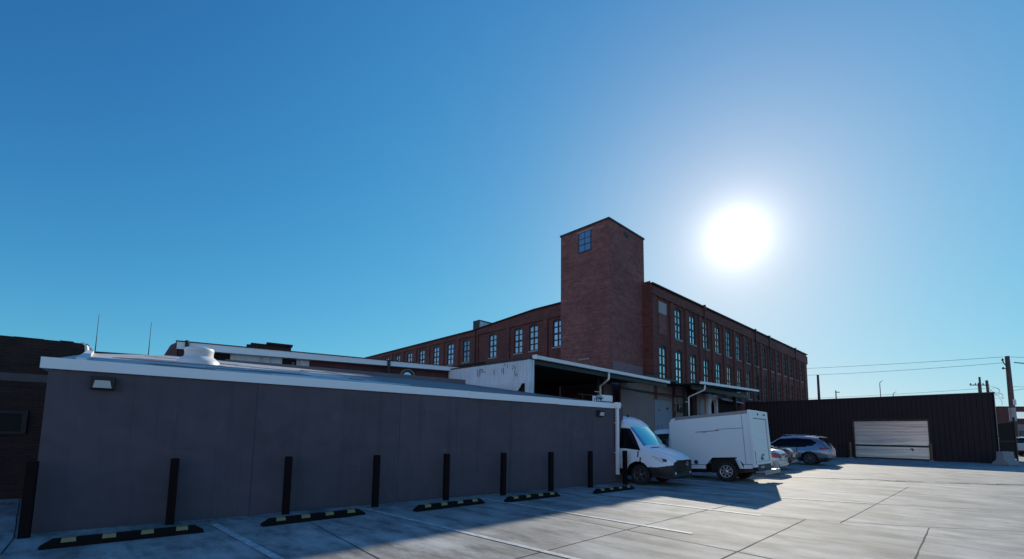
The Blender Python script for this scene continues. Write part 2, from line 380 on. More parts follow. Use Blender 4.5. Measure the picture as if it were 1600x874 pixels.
# ------------------------------------------------------------------ ground
def smooth(a, b, x):
    t = max(0., min(1., (x-a)/(b-a))); return t*t*(3-2*t)
def gz(x, y):
    u, w = mL(x, y)                      # the lot falls towards the loading dock and the street rises to the right
    dock = -.55*smooth(-5.2, 1.5, w)*smooth(-19, -15, u)*(1-smooth(3, 14, u))
    road = .45*smooth(26.5, 42, u)*(1-smooth(-2, 6, w))
    return dock+road
def ground():
    xs = sorted(set([-900, -400, -150, -80, -50, -35]+[round(-25+1.5*i, 2) for i in range(58)]+[70, 90, 150, 300, 600, 1200]))
    ys = sorted(set([-600, -200, -60, -25, -10]+[round(-4+1.5*i, 2) for i in range(50)]+[80, 100, 150, 300, 700, 2000]))
    b = MB(); nx = len(xs)
    for y in ys:
        for x in xs: b.v.append((x, y, gz(x, y)))
    for j in range(len(ys)-1):
        for i in range(nx-1):
            b.f.append([j*nx+i, j*nx+i+1, (j+1)*nx+i+1, (j+1)*nx+i]); b.m.append(0); b.sm.append(True)
    tag(b.build('ground', 'concrete'), kind='structure')
ground()
def ribbon(b, pts, w, z, wob=0):
    """flat strip on the ground along a polyline, with a slightly irregular edge"""
    P = []
    for (x0, y0), (x1, y1) in zip(pts[:-1], pts[1:]):
        n = max(1, int(math.hypot(x1-x0, y1-y0)/.35))
        for k in range(n): P.append((x0+(x1-x0)*k/n, y0+(y1-y0)*k/n))
    P.append(pts[-1])
    Lf, Rt = [], []
    for k, p in enumerate(P):
        a, c = P[max(k-1, 0)], P[min(k+1, len(P)-1)]; dx, dy = c[0]-a[0], c[1]-a[1]; l = math.hypot(dx, dy); nx, ny = -dy/l, dx/l
        o = random.uniform(-wob, wob); ww = w*(1+random.uniform(-.35, .35)*(1 if wob else .08))/2
        for lst, s_ in ((Lf, 1), (Rt, -1)):
            x, y = p[0]+nx*(o+s_*ww), p[1]+ny*(o+s_*ww); lst.append((x, y, gz(x, y)+z))
    for k in range(len(P)-1): b.face([Rt[k], Rt[k+1], Lf[k+1], Lf[k]])
joints = [
 [(-3.56, 8.14), (-1.7, 5.92), (-.9, 4.9), (1.0, 2.6)],
 [(-.09, 9.89), (1.58, 8.27), (3.17, 6.47), (3.46, 6.1), (4.6, 4.7)],
 [(1.0, 4.3), (1.79, 5.11), (2.78, 6.07), (5.81, 9.02)],
 [(6.26, 8.7), (13.41, 15.33)],
 [(5.1, 9.38), (5.81, 9.02), (6.71, 8.7), (7.65, 8.41), (9.08, 8.12), (9.96, 7.92), (13, 7.2)],
 [(7.62, 8.35), (5.43, 6.2), (4.43, 5.22)],
 [(8.37, 14.08), (11.29, 12.93), (14.0, 12.44), (18, 11.5)],
 [(8.87, 11.26), (11.71, 10.43), (13.3, 9.99), (18, 8.7)],
 [(-1.6, 4.4), (-.7, 5.27), (.08, 5.95), (2.29, 8.12), (4.15, 9.84), (5.71, 11.24)],
 [(-6.41, 5.83), (-7.22, 6.72), (-11.07, 10.32)]]
b = MB()
for j in joints: ribbon(b, j, .017, .004, .004)
tag(b.build('pavement_joint', 'joint_dark'), kind='structure')
b = MB(); ribbon(b, [(11.45, 18.4), (13.2, 17.95), (14.36, 17.77), (14.93, 16.91), (16.6, 16.6), (18.38, 16.28), (22, 15.3), (30, 13.2)], .085, .004, .06)
for k in range(60):
    t = random.random(); x = 12+t*14; y = 18.1-t*3.5+random.uniform(-.25, .25)
    ribbon(b, [(x, y), (x+random.uniform(.3, .9), y-random.uniform(0, .25))], random.uniform(.02, .07), .0045+k*.00005, .03)
tag(b.build('pavement_crack', 'joint_dark'), kind='structure')
for pts in ([(-5.02, 7.80), (-1.2, 4.2)], [(-3.02, 9.55), (.95, 5.88)], [(-.73, 11.31), (3.0, 7.57)], [(1.38, 12.76), (5.12, 9.36)], [(5.25, 13.05), (8.9, 11.28)]):
    b = MB(); ribbon(b, pts, .105, .008); tag(b.build('painted_stripe', 'paint_white'), kind='structure')
# ------------------------------------------------------------------ grey stucco building in front
gb = empty('stucco_building', (*GREY_O, 0), R_(GREY_A), 'long low grey stucco building with white fascia beside the parking stalls', 'building')
LEN = 13.97; SL = .155
cR = gL(.62, 18.22); cS = gL(-3.0, 22.1); cT = gL(-12.3, 16.05)
foot = [(0, 0), (LEN, 0), cR, cS, cT, (0, 5.0)]
rz_ = lambda p: 2.62+SL*max(p[1], 0)
b = MB(); b.prism(None, [(x, y, -.6) for x, y in foot], [(x, y, rz_((x, y))-.05) for x, y in foot])
b.build('wall', 'grey_stucco', gb)
# roof membrane as a fine wavy sheet with thickness
b = MB()
f2 = [(-.05, .03), (LEN-.35, .03), cR, cS, cT, (-.05, 5.0)]
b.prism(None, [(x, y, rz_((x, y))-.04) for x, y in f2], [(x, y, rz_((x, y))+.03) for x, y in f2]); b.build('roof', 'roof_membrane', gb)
for k in range(22):       # laps and repair patches lying on the membrane
    x = random.uniform(.3, 5.5); y = random.uniform(.3, 7.5); l = random.uniform(.4, 1.8); w_ = random.uniform(.15, .7); b = MB()
    q = [(x, y), (x+l*.5, y-.05*l), (x+l, y+.05), (x+l*.92, y+w_), (x+.5*l, y+w_*1.15), (x+.08*l, y+w_*.85)]; h_ = .003+.0007*k
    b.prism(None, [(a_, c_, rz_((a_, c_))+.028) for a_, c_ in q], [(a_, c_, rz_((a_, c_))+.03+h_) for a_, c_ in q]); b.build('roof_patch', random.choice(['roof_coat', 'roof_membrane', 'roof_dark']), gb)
b = MB()
for x0, x1, pr, dz in ((-.09, 7.72, .05, 0), (7.725, 10.88, .058, -.006), (10.885, 13.62, .05, -.014)):
    b.extr([(-pr, 2.515+dz), (-pr, 2.69+dz), (.10, 2.70+dz), (.10, 2.66+dz), (-.003, 2.60), (-.003, 2.515+dz)], 'x', x0, x1)
b.extr([(-.09, .0), (-.003, .0), (-.003, 1.2), (-.09, 1.2)], 'z', 2.52, 2.69)
b.build('fascia', 'white_fascia', gb)
for x in (2.873, 5.83, 9.1): b = MB(); b.box(x, x+.008, -.0035, .002, 0, 2.5); b.build('control_joint', 'stucco_joint', gb)
b = MB(); q = [(.28, .12), (.40, .12), (-.0, 4.9), (-.12, 4.9)]; b.prism(None, [(x, y, rz_((x, y))+.02) for x, y in q], [(x, y, rz_((x, y))+.10) for x, y in q]); b.build('roof_edge_strip', 'flashing', gb)
# downspout with gutter outlet at the right end
b = MB(); b.box(13.50, 13.60, -.135, -.055, .36, 2.52); b.box(13.45, 13.66, -.16, -.052, 2.50, 2.70)
b.box(13.50, 13.60, -.15, -.055, .30, .36); b.box(13.49, 13.61, -.142, -.0, 1.0, 1.03); b.box(13.49, 13.61, -.142, -.0, 2.0, 2.03)
b.build('downspout', 'white_gutter', gb, .008)
b = MB(); b.tube([(13.62, -.06, 2.64), (13.74, -.07, 2.66), (13.80, -.07, 2.60)], .022, 8); b.build('conduit', 'white_gutter', gb)
def wall_lamp(x, z, w=.30, h=.21):
    b = MB(); b.box(x, x+w, -.03, -.001, z, z+h); b.extr([(-.03, z), (-.10, z), (-.12, z+.02), (-.16, z+h-.02), (-.15, z+h), (-.03, z+h)], 'x', x+.002, x+w-.002)
    o = b.build('wall_lamp', 'dark_metal', gb, .006); f = lambda t: -.121-.04*t
    l = MB(); P = [(x+.035, f(.0)-.002, z+.025), (x+w-.035, f(.0)-.002, z+.025), (x+w-.06, f(.75)-.002, z+.025+(h-.045)*.72), (x+.06, f(.75)-.002, z+.025+(h-.045)*.72)]
    l.prism(None, [(a, c+.012, d) for a, c, d in P], [(a, c-.006, d) for a, c, d in P]); l.build('lens', 'lamp_lens', o)
wall_lamp(.50, 2.225); wall_lamp(12.60, 2.20, .28, .2)
# corner equipment: white box on a small rack with dark cable loops
b = MB(); b.box(13.25, 13.80, .30, .75, 2.75, 2.97); b.build('equipment_box', 'white_gutter', gb, .015)
b = MB(); b.tube([(12.1, .32, 2.92), (13.3, .32, 2.92)], .014, 8); b.tube([(12.3, .32, 2.67), (12.3, .32, 2.92)], .012, 6); b.tube([(13.0, .32, 2.67), (13.0, .32, 2.92)], .012, 6)
for k in range(4):
    b.tube([(12.9+.09*k, .3, 2.69), (12.82+.1*k, .28, 2.80), (12.98+.1*k, .28, 2.87), (13.26, .34, 2.80)], .013, 6)
b.tube([(11.9, .3, 2.66), (11.98, .3, 2.80), (12.06, .3, 2.66)], .02, 6); b.build('cable_rack', 'dark_metal', gb)
# round roof vent
vx, vy = gL(-8.42, 11.9); vz = rz_((vx, vy))+.02
b = MB(); b.lathe([(.48, -.15), (.48, .03), (.46, .06), (.40, .12), (.34, .17)], 36, 'z', (vx, vy, vz)); o = b.build('roof_vent', 'vent_paint', gb)
b = MB(); b.lathe([(.325, .12), (.325, .30), (.335, .31), (.335, .37), (.32, .40), (.25, .42), (0, .43)], 36, 'z', (vx, vy, vz)); b.build('vent_cap', 'vent_paint', o)

# ------------------------------------------------------------------ bollards, wheel stops
def make_bollard():
    b = MB(); b.box(-.06, .06, -.06, .06, -.3, 1.10); return b.build('bollard', 'bollard_steel', None, .008)
bol = [(-7.07, 6.71), (-5.77, 7.79), (-4.33, 8.83), (-2.91, 9.83), (-1.55, 10.93), (-.2, 11.93), (1.14, 12.91), (2.44, 13.95), (3.73, 14.83)]
bl = ['dark steel post at the left corner of the grey building', 'dark steel post behind the right half of the nearest wheel stop', 'dark steel post behind the left end of the second nearest wheel stop',
      'dark steel post between the second and third nearest wheel stops', 'dark steel post behind the middle of the third wheel stop', 'dark steel post at the left end of the fourth wheel stop',
      'dark steel post behind the right end of the fourth wheel stop', 'dark steel post between the white downspout and the fourth wheel stop', 'dark steel post at the building corner beside the white van']
p0 = make_bollard()
for i, (x, y) in enumerate(bol):
    o = p0 if i == 0 else copy_tree(p0); o.location = (x, y, 0); o.rotation_euler.z = R_(GREY_A+random.uniform(-1, 1)); o.rotation_euler.x = R_(random.uniform(-.5, .5))
    tag(o, bl[i], 'bollard', 'dark bollards along the grey wall')
def make_stop():
    r = empty('wheel_stop', (0, 0, 0)); b = MB()
    sec = lambda x, h, wb, wt: [(x, -wb, 0), (x, wb, 0), (x, wt, h), (x, -wt, h)]
    st = [sec(-.90, .035, .075, .07), sec(-.78, .115, .078, .055), sec(.78, .115, .078, .055), sec(.90, .035, .075, .07)]
    for A, B in zip(st[:-1], st[1:]):
        for k in range(4): b.face([A[k], A[(k+1) % 4], B[(k+1) % 4], B[k]])
    b.face(st[0]); b.face(st[-1]); b.build('body', 'rubber', r, .006)
    for x in (-.62, -.21, .21, .62):
        c = MB(); c.prism(None, [(x-.075, -.0645, .066), (x+.075, -.0645, .066), (x+.07, -.053, .116), (x-.07, -.053, .116)], [(x-.075, -.0675, .066), (x+.075, -.0675, .066), (x+.07, -.056, .119), (x-.07, -.056, .119)])
        c.prism(None, [(x-.07, -.056, .1145), (x+.07, -.056, .1145), (x+.07, .045, .1145), (x-.07, .045, .1145)], [(x-.07, -.056, .119), (x+.07, -.056, .119), (x+.07, .045, .119), (x-.07, .045, .119)]); c.build('reflector', 'reflector_yellow', r)
    return r
stops = [((-6.21, 6.10), (-4.83, 7.25)), ((-4.15, 7.72), (-2.87, 8.93)), ((-1.95, 9.31), (-.63, 10.55)), ((-.1, 10.72), (1.22, 11.88)), ((2.32, 12.5), (3.64, 13.66))]
sb = ['black rubber wheel stop with yellow patches nearest the camera, by the left corner bollard', 'black rubber wheel stop, second nearest, between the two closest painted stripes',
      'black rubber wheel stop in the middle of the row of five', 'black rubber wheel stop second farthest, straight below the right wall lamp side', 'black rubber wheel stop farthest away, in front of the white van']
sb[3] = 'black rubber wheel stop second farthest from the camera, right of the middle one'
p0 = make_stop()
for i, (a, c) in enumerate(stops):
    o = p0 if i == 0 else copy_tree(p0); o.location = ((a[0]+c[0])/2, (a[1]+c[1])/2, .002); o.rotation_euler.z = math.atan2(c[1]-a[1], c[0]-a[0])
    tag(o, sb[i], 'wheel stop', 'wheel stops along the grey wall')

# ------------------------------------------------------------------ old brick building at the left
ob = empty('brick_building', (-11.18, 10.21, 0), R_(GREY_A), 'dark old brick building with boarded window at the left edge', 'building')
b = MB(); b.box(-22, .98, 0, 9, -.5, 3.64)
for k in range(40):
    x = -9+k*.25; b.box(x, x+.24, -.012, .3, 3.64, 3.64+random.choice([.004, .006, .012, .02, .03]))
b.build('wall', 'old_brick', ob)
b = MB(); b.box(-22, .9, -.02, -.002, 2.64, 2.82); b.build('lintel_band', 'dim_band', ob)
b = MB(); b.box(-2.4, .05, -.03, -.001, 1.50, 1.90); b.build('boarded_window', 'dark_void', ob)
b = MB(); b.box(-2.5, .13, -.05, -.002, 1.44, 1.50); b.box(.05, .13, -.05, -.002, 1.50, 1.97); b.box(-2.5, .05, -.05, -.002, 1.90, 1.97); b.build('window_trim', 'dim_trim', ob)
b = MB(); b.extr([(.97, 3.30), (1.03, 3.30), (.98, 3.62), (.90, 3.68), (.86, 3.66), (.94, 3.60)], 'y', -.03, .35); b.build('flashing', 'flashing', ob)
lw = empty('low_brick_building', (-24, 20.3, 0), R_(24), 'low dark brick building behind the left roof carrying two thin masts', 'building')
b = MB(); b.box(-2, 11, 0, 8, -.5, 5.30); b.build('wall', 'old_brick', lw); b = MB(); b.box(-2.05, 11.05, -.06, .1, 5.30, 5.36); b.build('coping', 'dark_metal', lw)
for lab, (x, y, z0, z1) in (('thin bare antenna mast, the left of two on the left skyline', (-20.84, 22.1, 5.36, 7.3)), ('thin bare antenna mast, right of its twin on the left skyline', (-18.58, 22.6, 5.2, 7.05))):
    r = empty('antenna_mast', (x, y, z0-.3), 0, lab, 'antenna', 'antenna masts on the left skyline')
    b = MB(); b.tube([(0, 0, 0), (0, 0, 1.0), (.0, 0, z1-z0+.3)], [.022, .018, .010], 6); b.build('whip', 'wire_dark', r)
    b = MB(); b.lathe([(.05, 0), (.05, .25), (.03, .33), (0, .33)], 8); b.build('base', 'dark_metal', r)

# ------------------------------------------------------------------ fascia shed behind the grey roof
SQ = (-3.05, 22.18); sh = empty('workshop_building', (*SQ, 0), R_(33), 'old workshop with white fascia, pale panels and arched window behind the grey roof', 'building')
b = MB(); b.box(-6.45, .3, .32, 9, 0, 4.68); b.box(-10.98, -6.46, .34, 9, 0, 4.60); b.build('wall', 'shed_brick', sh)
b = MB(); b.prism(None, [(-11.02, -.02, 4.53), (.45, -.02, 4.69), (.45, 9, 4.69), (-11.02, 9, 4.53)], [(-11.02, -.02, 4.80), (.45, -.02, 4.90), (.45, 9, 4.90), (-11.02, 9, 4.80)]); b.build('fascia', 'white_fascia', sh)
b = MB(); b.prism(None, [(-11.06, -.06, 4.803), (.5, -.06, 4.903), (.5, 9, 4.903), (-11.06, 9, 4.803)], [(-11.06, -.06, 4.835), (.5, -.06, 4.935), (.5, 9, 4.935), (-11.06, 9, 4.835)]); b.build('roof', 'dark_metal', sh)
def ribs(b, x0, x1, y, z0, z1, pitch=.09, dep=.022):
    n = max(2, int((x1-x0)/pitch))
    for k in range(n):
        a = x0+(x1-x0)*k/n; c = (x1-x0)/n
        b.face([(a, y, z0), (a+c*.5, y, z0), (a+c*.5, y, z1), (a, y, z1)]); b.face([(a+c*.5, y, z0), (a+c*.65, y-dep, z0), (a+c*.65, y-dep, z1), (a+c*.5, y, z1)])
        b.face([(a+c*.65, y-dep, z0), (a+c*.85, y-dep, z0), (a+c*.85, y-dep, z1), (a+c*.65, y-dep, z1)]); b.face([(a+c*.85, y-dep, z0), (a+c, y, z0), (a+c, y, z1), (a+c*.85, y-dep, z1)])
for x0, x1 in ((-9.34, -7.52), (-6.98, -6.48), (-10.6, -9.95)):
    b = MB(); ribs(b, x0, x1, .315, 3.6, 4.58); b.build('corrugated_panel', 'corr_white', sh)
for x0, x1 in ((-9.93, -9.36), (-7.5, -7.0)): b = MB(); b.box(x0, x1, .30, .33, 3.6, 4.55); b.build('dark_opening', 'dark_void', sh)
for x0, x1 in ((-10.62, -10.48), (-7.16, -7.06)): b = MB(); b.box(x0, x1, .27, .295, 4.27, 4.46); b.build('small_window', 'far_glass', sh)
b = MB(); b.prism(None, [(-11.0, 0, 4.0), (-10.98, .05, 4.0), (-11.5, .9, 4.0), (-11.6, .9, 4.0)], [(-11.0, 0, 4.80), (-10.98, .05, 4.80), (-11.18, .9, 4.78), (-11.28, .9, 4.78)]); b.box(-11.0, -10.80, .06, .31, 3.6, 4.53); b.build('end_wall', 'shed_brick', sh)
b = MB(); b.tube([(-10.72, -.09, 3.7), (-10.72, -.09, 4.86)], .06, 10); b.build('downpipe', 'dark_metal', sh)
b = MB(); b.box(-3.24, -3.12, -.10, -.03, 4.30, 4.90); b.box(-3.2, -3.16, -.03, .32, 4.35, 4.40); b.build('downpipe', 'dark_metal', sh)
# arched window
def arc(cx, cz, r, n=14, a0=0, a1=180): return [(cx+r*math.cos(R_(a0+(a1-a0)*k/n)), cz+r*math.sin(R_(a0+(a1-a0)*k/n))) for k in range(n+1)]
b = MB(); o_, i_ = arc(-2.14, 4.25, .37), arc(-2.14, 4.25, .31)
for k in range(14): b.extr([o_[k], o_[k+1], i_[k+1], i_[k]], 'y', .25, .33)
b.box(-2.51, -2.45, .25, .33, 3.9, 4.25); b.box(-1.83, -1.77, .25, .33, 3.9, 4.25); f_ = b.build('arched_window', 'stone_sill', sh)
b = MB(); i2, i3 = arc(-2.14, 4.25, .309), arc(-2.14, 4.25, .22)
for k in range(14): b.extr([i2[k], i2[k+1], i3[k+1], i3[k]], 'y', .285, .325)
b.box(-2.449, -2.36, .285, .325, 3.9, 4.25); b.box(-1.92, -1.831, .285, .325, 3.9, 4.25); b.build('frame', 'window_frame', f_)
b = MB(); b.extr(arc(-2.14, 4.25, .215)+[(-2.355, 3.9), (-1.925, 3.9)], 'y', .305, .318); b.build('pane', 'sky_glass', f_)
b = MB(); b.box(-8.6, -7.0, 2.2, 3.2, 4.8, 5.42); b.box(-8.75, -8.3, 2.15, 3.3, 4.8, 5.33); b.box(-8.0, -6.95, 2.1, 3.3, 5.42, 5.50); b.build('chimney', 'old_brick', sh)
b = MB(); b.box(-9.5, 1.0, -1.2, -.95, 3.6, 4.14); b.build('roof_curb', 'roof_dark', sh)

# ------------------------------------------------------------------ corrugated wall at the dock's left end
cw = empty('corrugated_shed', tuple(mW(-16.52, -3.4)), R_(MILL_A+90), 'pale rusty corrugated metal shed wall with graffiti and a torn hole', 'shed')
# local x runs back along the wall (0..5.6), local -y faces the dock, +y faces the camera side; wall face at y=0
ZT = lambda x: 4.67+.012*x
b = MB(); n = 62; L_ = 5.6
hole = [(.43, 3.70), (.28, 3.70), (.26, 3.0), (.78, 3.0), (.73, 3.34), (.58, 3.48)]
def inside(p, poly):
    c = False; j = len(poly)-1
    for i in range(len(poly)):
        if (poly[i][1] > p[1]) != (poly[j][1] > p[1]) and p[0] < (poly[j][0]-poly[i][0])*(p[1]-poly[i][1])/(poly[j][1]-poly[i][1])+poly[i][0]: c = not c
        j = i
    return c
nz = 60
prof = []
for k in range(n*4+1):
    x = L_*k/(n*4); prof.append((x, .03*(1 if (k % 4) in (1, 2) else 0)))
for k in range(n*4):
    (xa, ya), (xb, yb) = prof[k], prof[k+1]
    if xa < 1.0:
        zs = [-.5, 2.9]+[2.9+(ZT(xa)-2.9)*j/nz for j in range(1, nz+1)]
    else: zs = [-.5, ZT(xa)]
    for z0, z1 in zip(zs[:-1], zs[1:]):
        if inside(((xa+xb)/2, (z0+z1)/2), hole): continue
        b.face([(xa, ya, z0), (xb, yb, z0), (xb, yb, z1), (xa, ya, z1)])
b.build('siding', 'corr_white', cw)
b = MB(); b.box(0, L_, -.20, -.12, -.5, 4.6); b.build('backing', 'dark_void', cw)
b = MB(); b.box(-.02, .11, -.25, .035, -.5, 4.69); b.build('corner_trim', 'corr_white', cw)
b = MB(); b.prism(None, [(-.06, -.3, 4.675), (L_, -.3, 4.74), (L_, .06, 4.74), (-.06, .06, 4.675)], [(-.06, -.3, 4.72), (L_, -.3, 4.785), (L_, .06, 4.785), (-.06, .06, 4.72)]); b.build('roof_edge', 'dark_metal', cw)
strokes = [[(-.04, 4.58), (-.07, 4.45), (-.09, 4.27), (-.15, 4.22), (-.21, 4.28), (-.23, 4.54)], [(-.28, 4.3), (-.3, 4.54), (-.43, 4.53), (-.46, 4.47), (-.36, 4.36)], [(-.46, 4.43), (-.63, 4.36)],
 [(-1.73, 4.44), (-1.75, 4.28)], [(-1.84, 4.45), (-1.85, 4.18)], [(-1.22, 4.43), (-1.23, 4.21)], [(-2.43, 4.51), (-2.56, 4.43), (-2.58, 4.34)], [(-2.4, 4.41), (-2.43, 4.34)], [(-2.54, 4.28), (-2.58, 4.03)], [(-2.68, 4.14), (-2.69, 4.06)], [(-1.92, 4.65), (-1.94, 4.54)], [(-2.11, 4.6), (-2.09, 4.44)]]
for st in strokes:
    b = MB()
    for (w0, z0), (w1, z1) in zip(st[:-1], st[1:]):
        a, c = Vector((w0+3.4, z0)), Vector((w1+3.4, z1)); d = (c-a).normalized()*.010; nn_ = Vector((-d.y, d.x))*1.15
        q = [a-d+nn_, c+d+nn_, c+d-nn_, a-d-nn_]; b.extr([(p.x, p.y) for p in q], 'y', .028, .0335)
    b.build('graffiti', 'graffiti_ink', cw)

# ------------------------------------------------------------------ brick mill with stair tower
mill = empty('brick_mill', (*MILL_O, 0), R_(MILL_A), 'tall red brick mill with square tower, rows of tall windows', 'building')
UMAX, WMAX = 44.85, 52.0
def roof_r(u): return 12.82+.60*u/44.8
def roof_l(w):
    if w <= 11.6: return 13.05
    if w <= 20.0: return 13.05-(w-11.6)*.062
    return 12.48-(w-20)*.008
WW = 1.12
up_r = [(1.73+2.67*k, 9.3, 11.75) for k in range(1, 16)]
lo_r = [(1.73+2.67*k, 5.55, 8.30) for k in range(0, 16)]
end_w = [(8.9, 9.25, 11.62), (11.8, 9.25, 11.62), (13.8, 9.25, 11.62), (17.45, 9.25, 11.62), (21.75, 9.25, 11.62), (24.6, 9.25, 11.62), (27.4, 9.25, 11.62), (30.4, 9.25, 11.62), (33.2, 9.25, 11.62), (36.1, 9.25, 11.62), (39, 9.25, 11.62), (42, 9.25, 11.62)]
RISE = .10; DEP = .20
def wall_with_windows(b, wins, x0, x1, zlo, ztop, P, Q):
    """brick face in the plane P(x,z) with segmental-arched openings; Q(x,z) is the same point DEP deeper"""
    cols = {}
    for (c, z0, z1) in wins: cols.setdefault(round(c, 3), []).append((z0, z1))
    x = x0
    for c in sorted(cols):
        l, r = c-WW/2, c+WW/2
        b.face([P(x, zlo), P(l, zlo), P(l, ztop(l)), P(x, ztop(x))])
        z = lambda xx: zlo
        segs = 8; xs = [l+(r-l)*k/segs for k in range(segs+1)]
        low = [zlo]*(segs+1)
        for (z0, z1) in sorted(cols[c]):
            for k in range(segs): b.face([P(xs[k], low[k]), P(xs[k+1], low[k+1]), P(xs[k+1], z0), P(xs[k], z0)])
            arch = [z1+RISE*(1-((xx-c)/(WW/2))**2) for xx in xs]
            b.face([P(l, z0), P(l, z1), Q(l, z1), Q(l, z0)]); b.face([P(r, z0), P(r, z1), Q(r, z1), Q(r, z0)]); b.face([P(l, z0), P(r, z0), Q(r, z0), Q(l, z0)])
            for k in range(segs): b.face([P(xs[k], arch[k]), P(xs[k+1], arch[k+1]), Q(xs[k+1], arch[k+1]), Q(xs[k], arch[k])])
            low = arch
        for k in range(segs): b.face([P(xs[k], low[k]), P(xs[k+1], low[k+1]), P(xs[k+1], ztop(xs[k+1])), P(xs[k], ztop(xs[k]))])
        x = r
    b.face([P(x, zlo), P(x1, zlo), P(x1, ztop(x1)), P(x, ztop(x))])
b = MB()
wall_with_windows(b, up_r+lo_r, 0, UMAX, -.8, roof_r, lambda x, z: (x, 0, z), lambda x, z: (x, DEP, z))
wall_with_windows(b, end_w, 0, WMAX, -.8, roof_l, lambda x, z: (0, x, z), lambda x, z: (DEP, x, z))
b.face([(UMAX, 0, -.8), (UMAX, WMAX, -.8), (UMAX, WMAX, 12.2), (UMAX, 0, roof_r(UMAX))])
b.face([(0, WMAX, -.8), (UMAX, WMAX, -.8), (UMAX, WMAX, 12.2), (0, WMAX, 12.2)])
b.build('wall', 'mill_brick', mill)
b = MB()                                   # roof a little below the parapet
b.face([(0.3, 0.3, 12.3), (UMAX-.3, .3, 12.7), (UMAX-.3, WMAX-.3, 12.0), (.3, WMAX-.3, 12.0)]); b.face([(.3, .3, 12.0), (UMAX-.3, .3, 12.0), (UMAX-.3, WMAX-.3, 11.8), (.3, WMAX-.3, 11.8)]); b.build('roof', 'dark_metal', mill)
b = MB()                                   # dark backing so that no light leaks through the openings
b.box(DEP+.06, UMAX-.3, DEP+.06, DEP+.10, 4.5, 12.1); b.box(DEP+.06, DEP+.10, DEP+.12, WMAX-.4, 4.5, 11.95); b.build('interior', 'dark_void', mill)
# pilasters and corbel band
for k in range(17):
    u = .40+2.67*k if k else .22
    b = MB(); b.box(u-.26 if k else 0, u+.26, -.14, -.002, -.7, 11.96); b.build('pilaster', 'mill_brick', mill)
b = MB()
for k in range(44):
    u0 = 44.8*k/44; u1 = 44.8*(k+1)/44; za = roof_r(u0)
    b.box(u0, u1-.002, -.14, -.002, 12.052, za-.25); b.box(u0+.1, u1-.4, -.08, -.002, 11.97, 12.05)
b.build('corbel_band', 'mill_brick', mill)
for w in (5.6, 10.3, 15.2, 19.95, 23.2, 26.0, 28.9, 31.8, 34.7, 37.6, 40.5, 43.5):
    b = MB(); b.box(-.12, -.002, w-.28, w+.28, -.7, 11.9); b.build('pilaster', 'mill_brick', mill)
b = MB()
for k in range(52):
    w0 = k; 
    if w0 < 5: continue
    b.box(-.12, -.002, w0, w0+.998, 11.902, roof_l(w0+.99)-.2)
b.build('corbel_band', 'mill_brick', mill)
b = MB()                                   # dark coping following the roof line
for k in range(30):
    u0, u1 = UMAX*k/30, UMAX*(k+1)/30
    b.prism(None, [(u0, -.2, roof_r(u0)), (u1, -.2, roof_r(u1)), (u1, .3, roof_r(u1)), (u0, .3, roof_r(u0))], [(u0, -.2, roof_r(u0)+.09), (u1, -.2, roof_r(u1)+.09), (u1, .3, roof_r(u1)+.09), (u0, .3, roof_r(u0)+.09)])
ws_ = [0.7, 4.97, 8, 11.6, 14, 17, 19.999, 20.001, 26, 33, 40, 46, WMAX]
for w0, w1 in zip(ws_[:-1], ws_[1:]):
    if w1-w0 < .01: continue
    za, zb = roof_l(w0), roof_l(w1)
    if w0 == 20.001: za = 12.48
    b.prism(None, [(-.2, w0, za), (-.2, w1, zb), (.3, w1, zb), (.3, w0, za)], [(-.2, w0, za+.08), (-.2, w1, zb+.08), (.3, w1, zb+.08), (.3, w0, za+.08)])
b.build('coping', 'dark_metal', mill)
# windows
def window_mesh(h):
    f = MB(); w = WW/2; top = lambda x: h+RISE*(1-(x/w)**2)
    f.box(-w, -w+.10, 0, .07, 0, h); f.box(w-.10, w, 0, .07, 0, h); f.box(-w+.10, w-.10, 0, .07, 0, .09)
    xs = [-w+2*w*k/8 for k in range(9)]
    for k in range(8): f.extr([(xs[k], top(xs[k])-.20), (xs[k+1], top(xs[k+1])-.20), (xs[k+1], top(xs[k+1])), (xs[k], top(xs[k]))], 'y', .004, .066)
    f.box(-.065, .065, -.02, .062, .09, h+.06)
    for q, t in ((.26, .05), (.5, .085), (.755, .05)): f.box(-w+.10, -.066, -.006, .06, h*q-t, h*q+t); f.box(.066, w-.10, -.006, .06, h*q-t, h*q+t)
    return f
def pane_mesh(h):
    g = MB(); w = WW/2-.06; xs = [-w+2*w*k/8 for k in range(9)]
    pts = [(x, h+RISE*(1-(x/w)**2)*.8-.05) for x in xs]; g.extr([(-w, .04), (w, .04)]+pts[::-1], 'y', .03, .045); return g
WM = {}
_s = MB(); _s.box(-WW/2-.08, WW/2+.08, -.13, -.072, -.13, -.002); SILL = _s.mesh('sill', 'stone_sill')
def add_window(x, z0, z1, side, glass, dark=False):
    if glass != 'far_glass': glass += random.choice(['', '', '', '_dusty', '_dim'])
    h = z1-z0; key = (round(h, 2), glass)
    if key not in WM: WM[key] = (window_mesh(h).mesh('window', 'window_frame'), pane_mesh(h).mesh('pane', glass))
    fm, pm = WM[key]
    if side == 'r': o = share('window', fm, mill, (x, .07, z0), 0)
    else: o = share('window', fm, mill, (.07, x, z0), -math.pi/2)
    share('sill', SILL, o)
    share('pane', pm, o); return o
for k, (x, z0, z1) in enumerate(up_r): add_window(x, z0, z1, 'r', 'pale_glass' if k < 6 else 'far_glass')
for k, (x, z0, z1) in enumerate(lo_r): add_window(x, z0, z1, 'r', 'pale_glass' if k < 8 else 'far_glass')
for (x, z0, z1) in end_w: add_window(x, z0, z1, 'l', 'sky_glass')
b = MB(); b.box(1.12, 2.34, -.05, -.003, 10.85, 11.75); o = b.build('vent_panel', 'board_panel', mill)
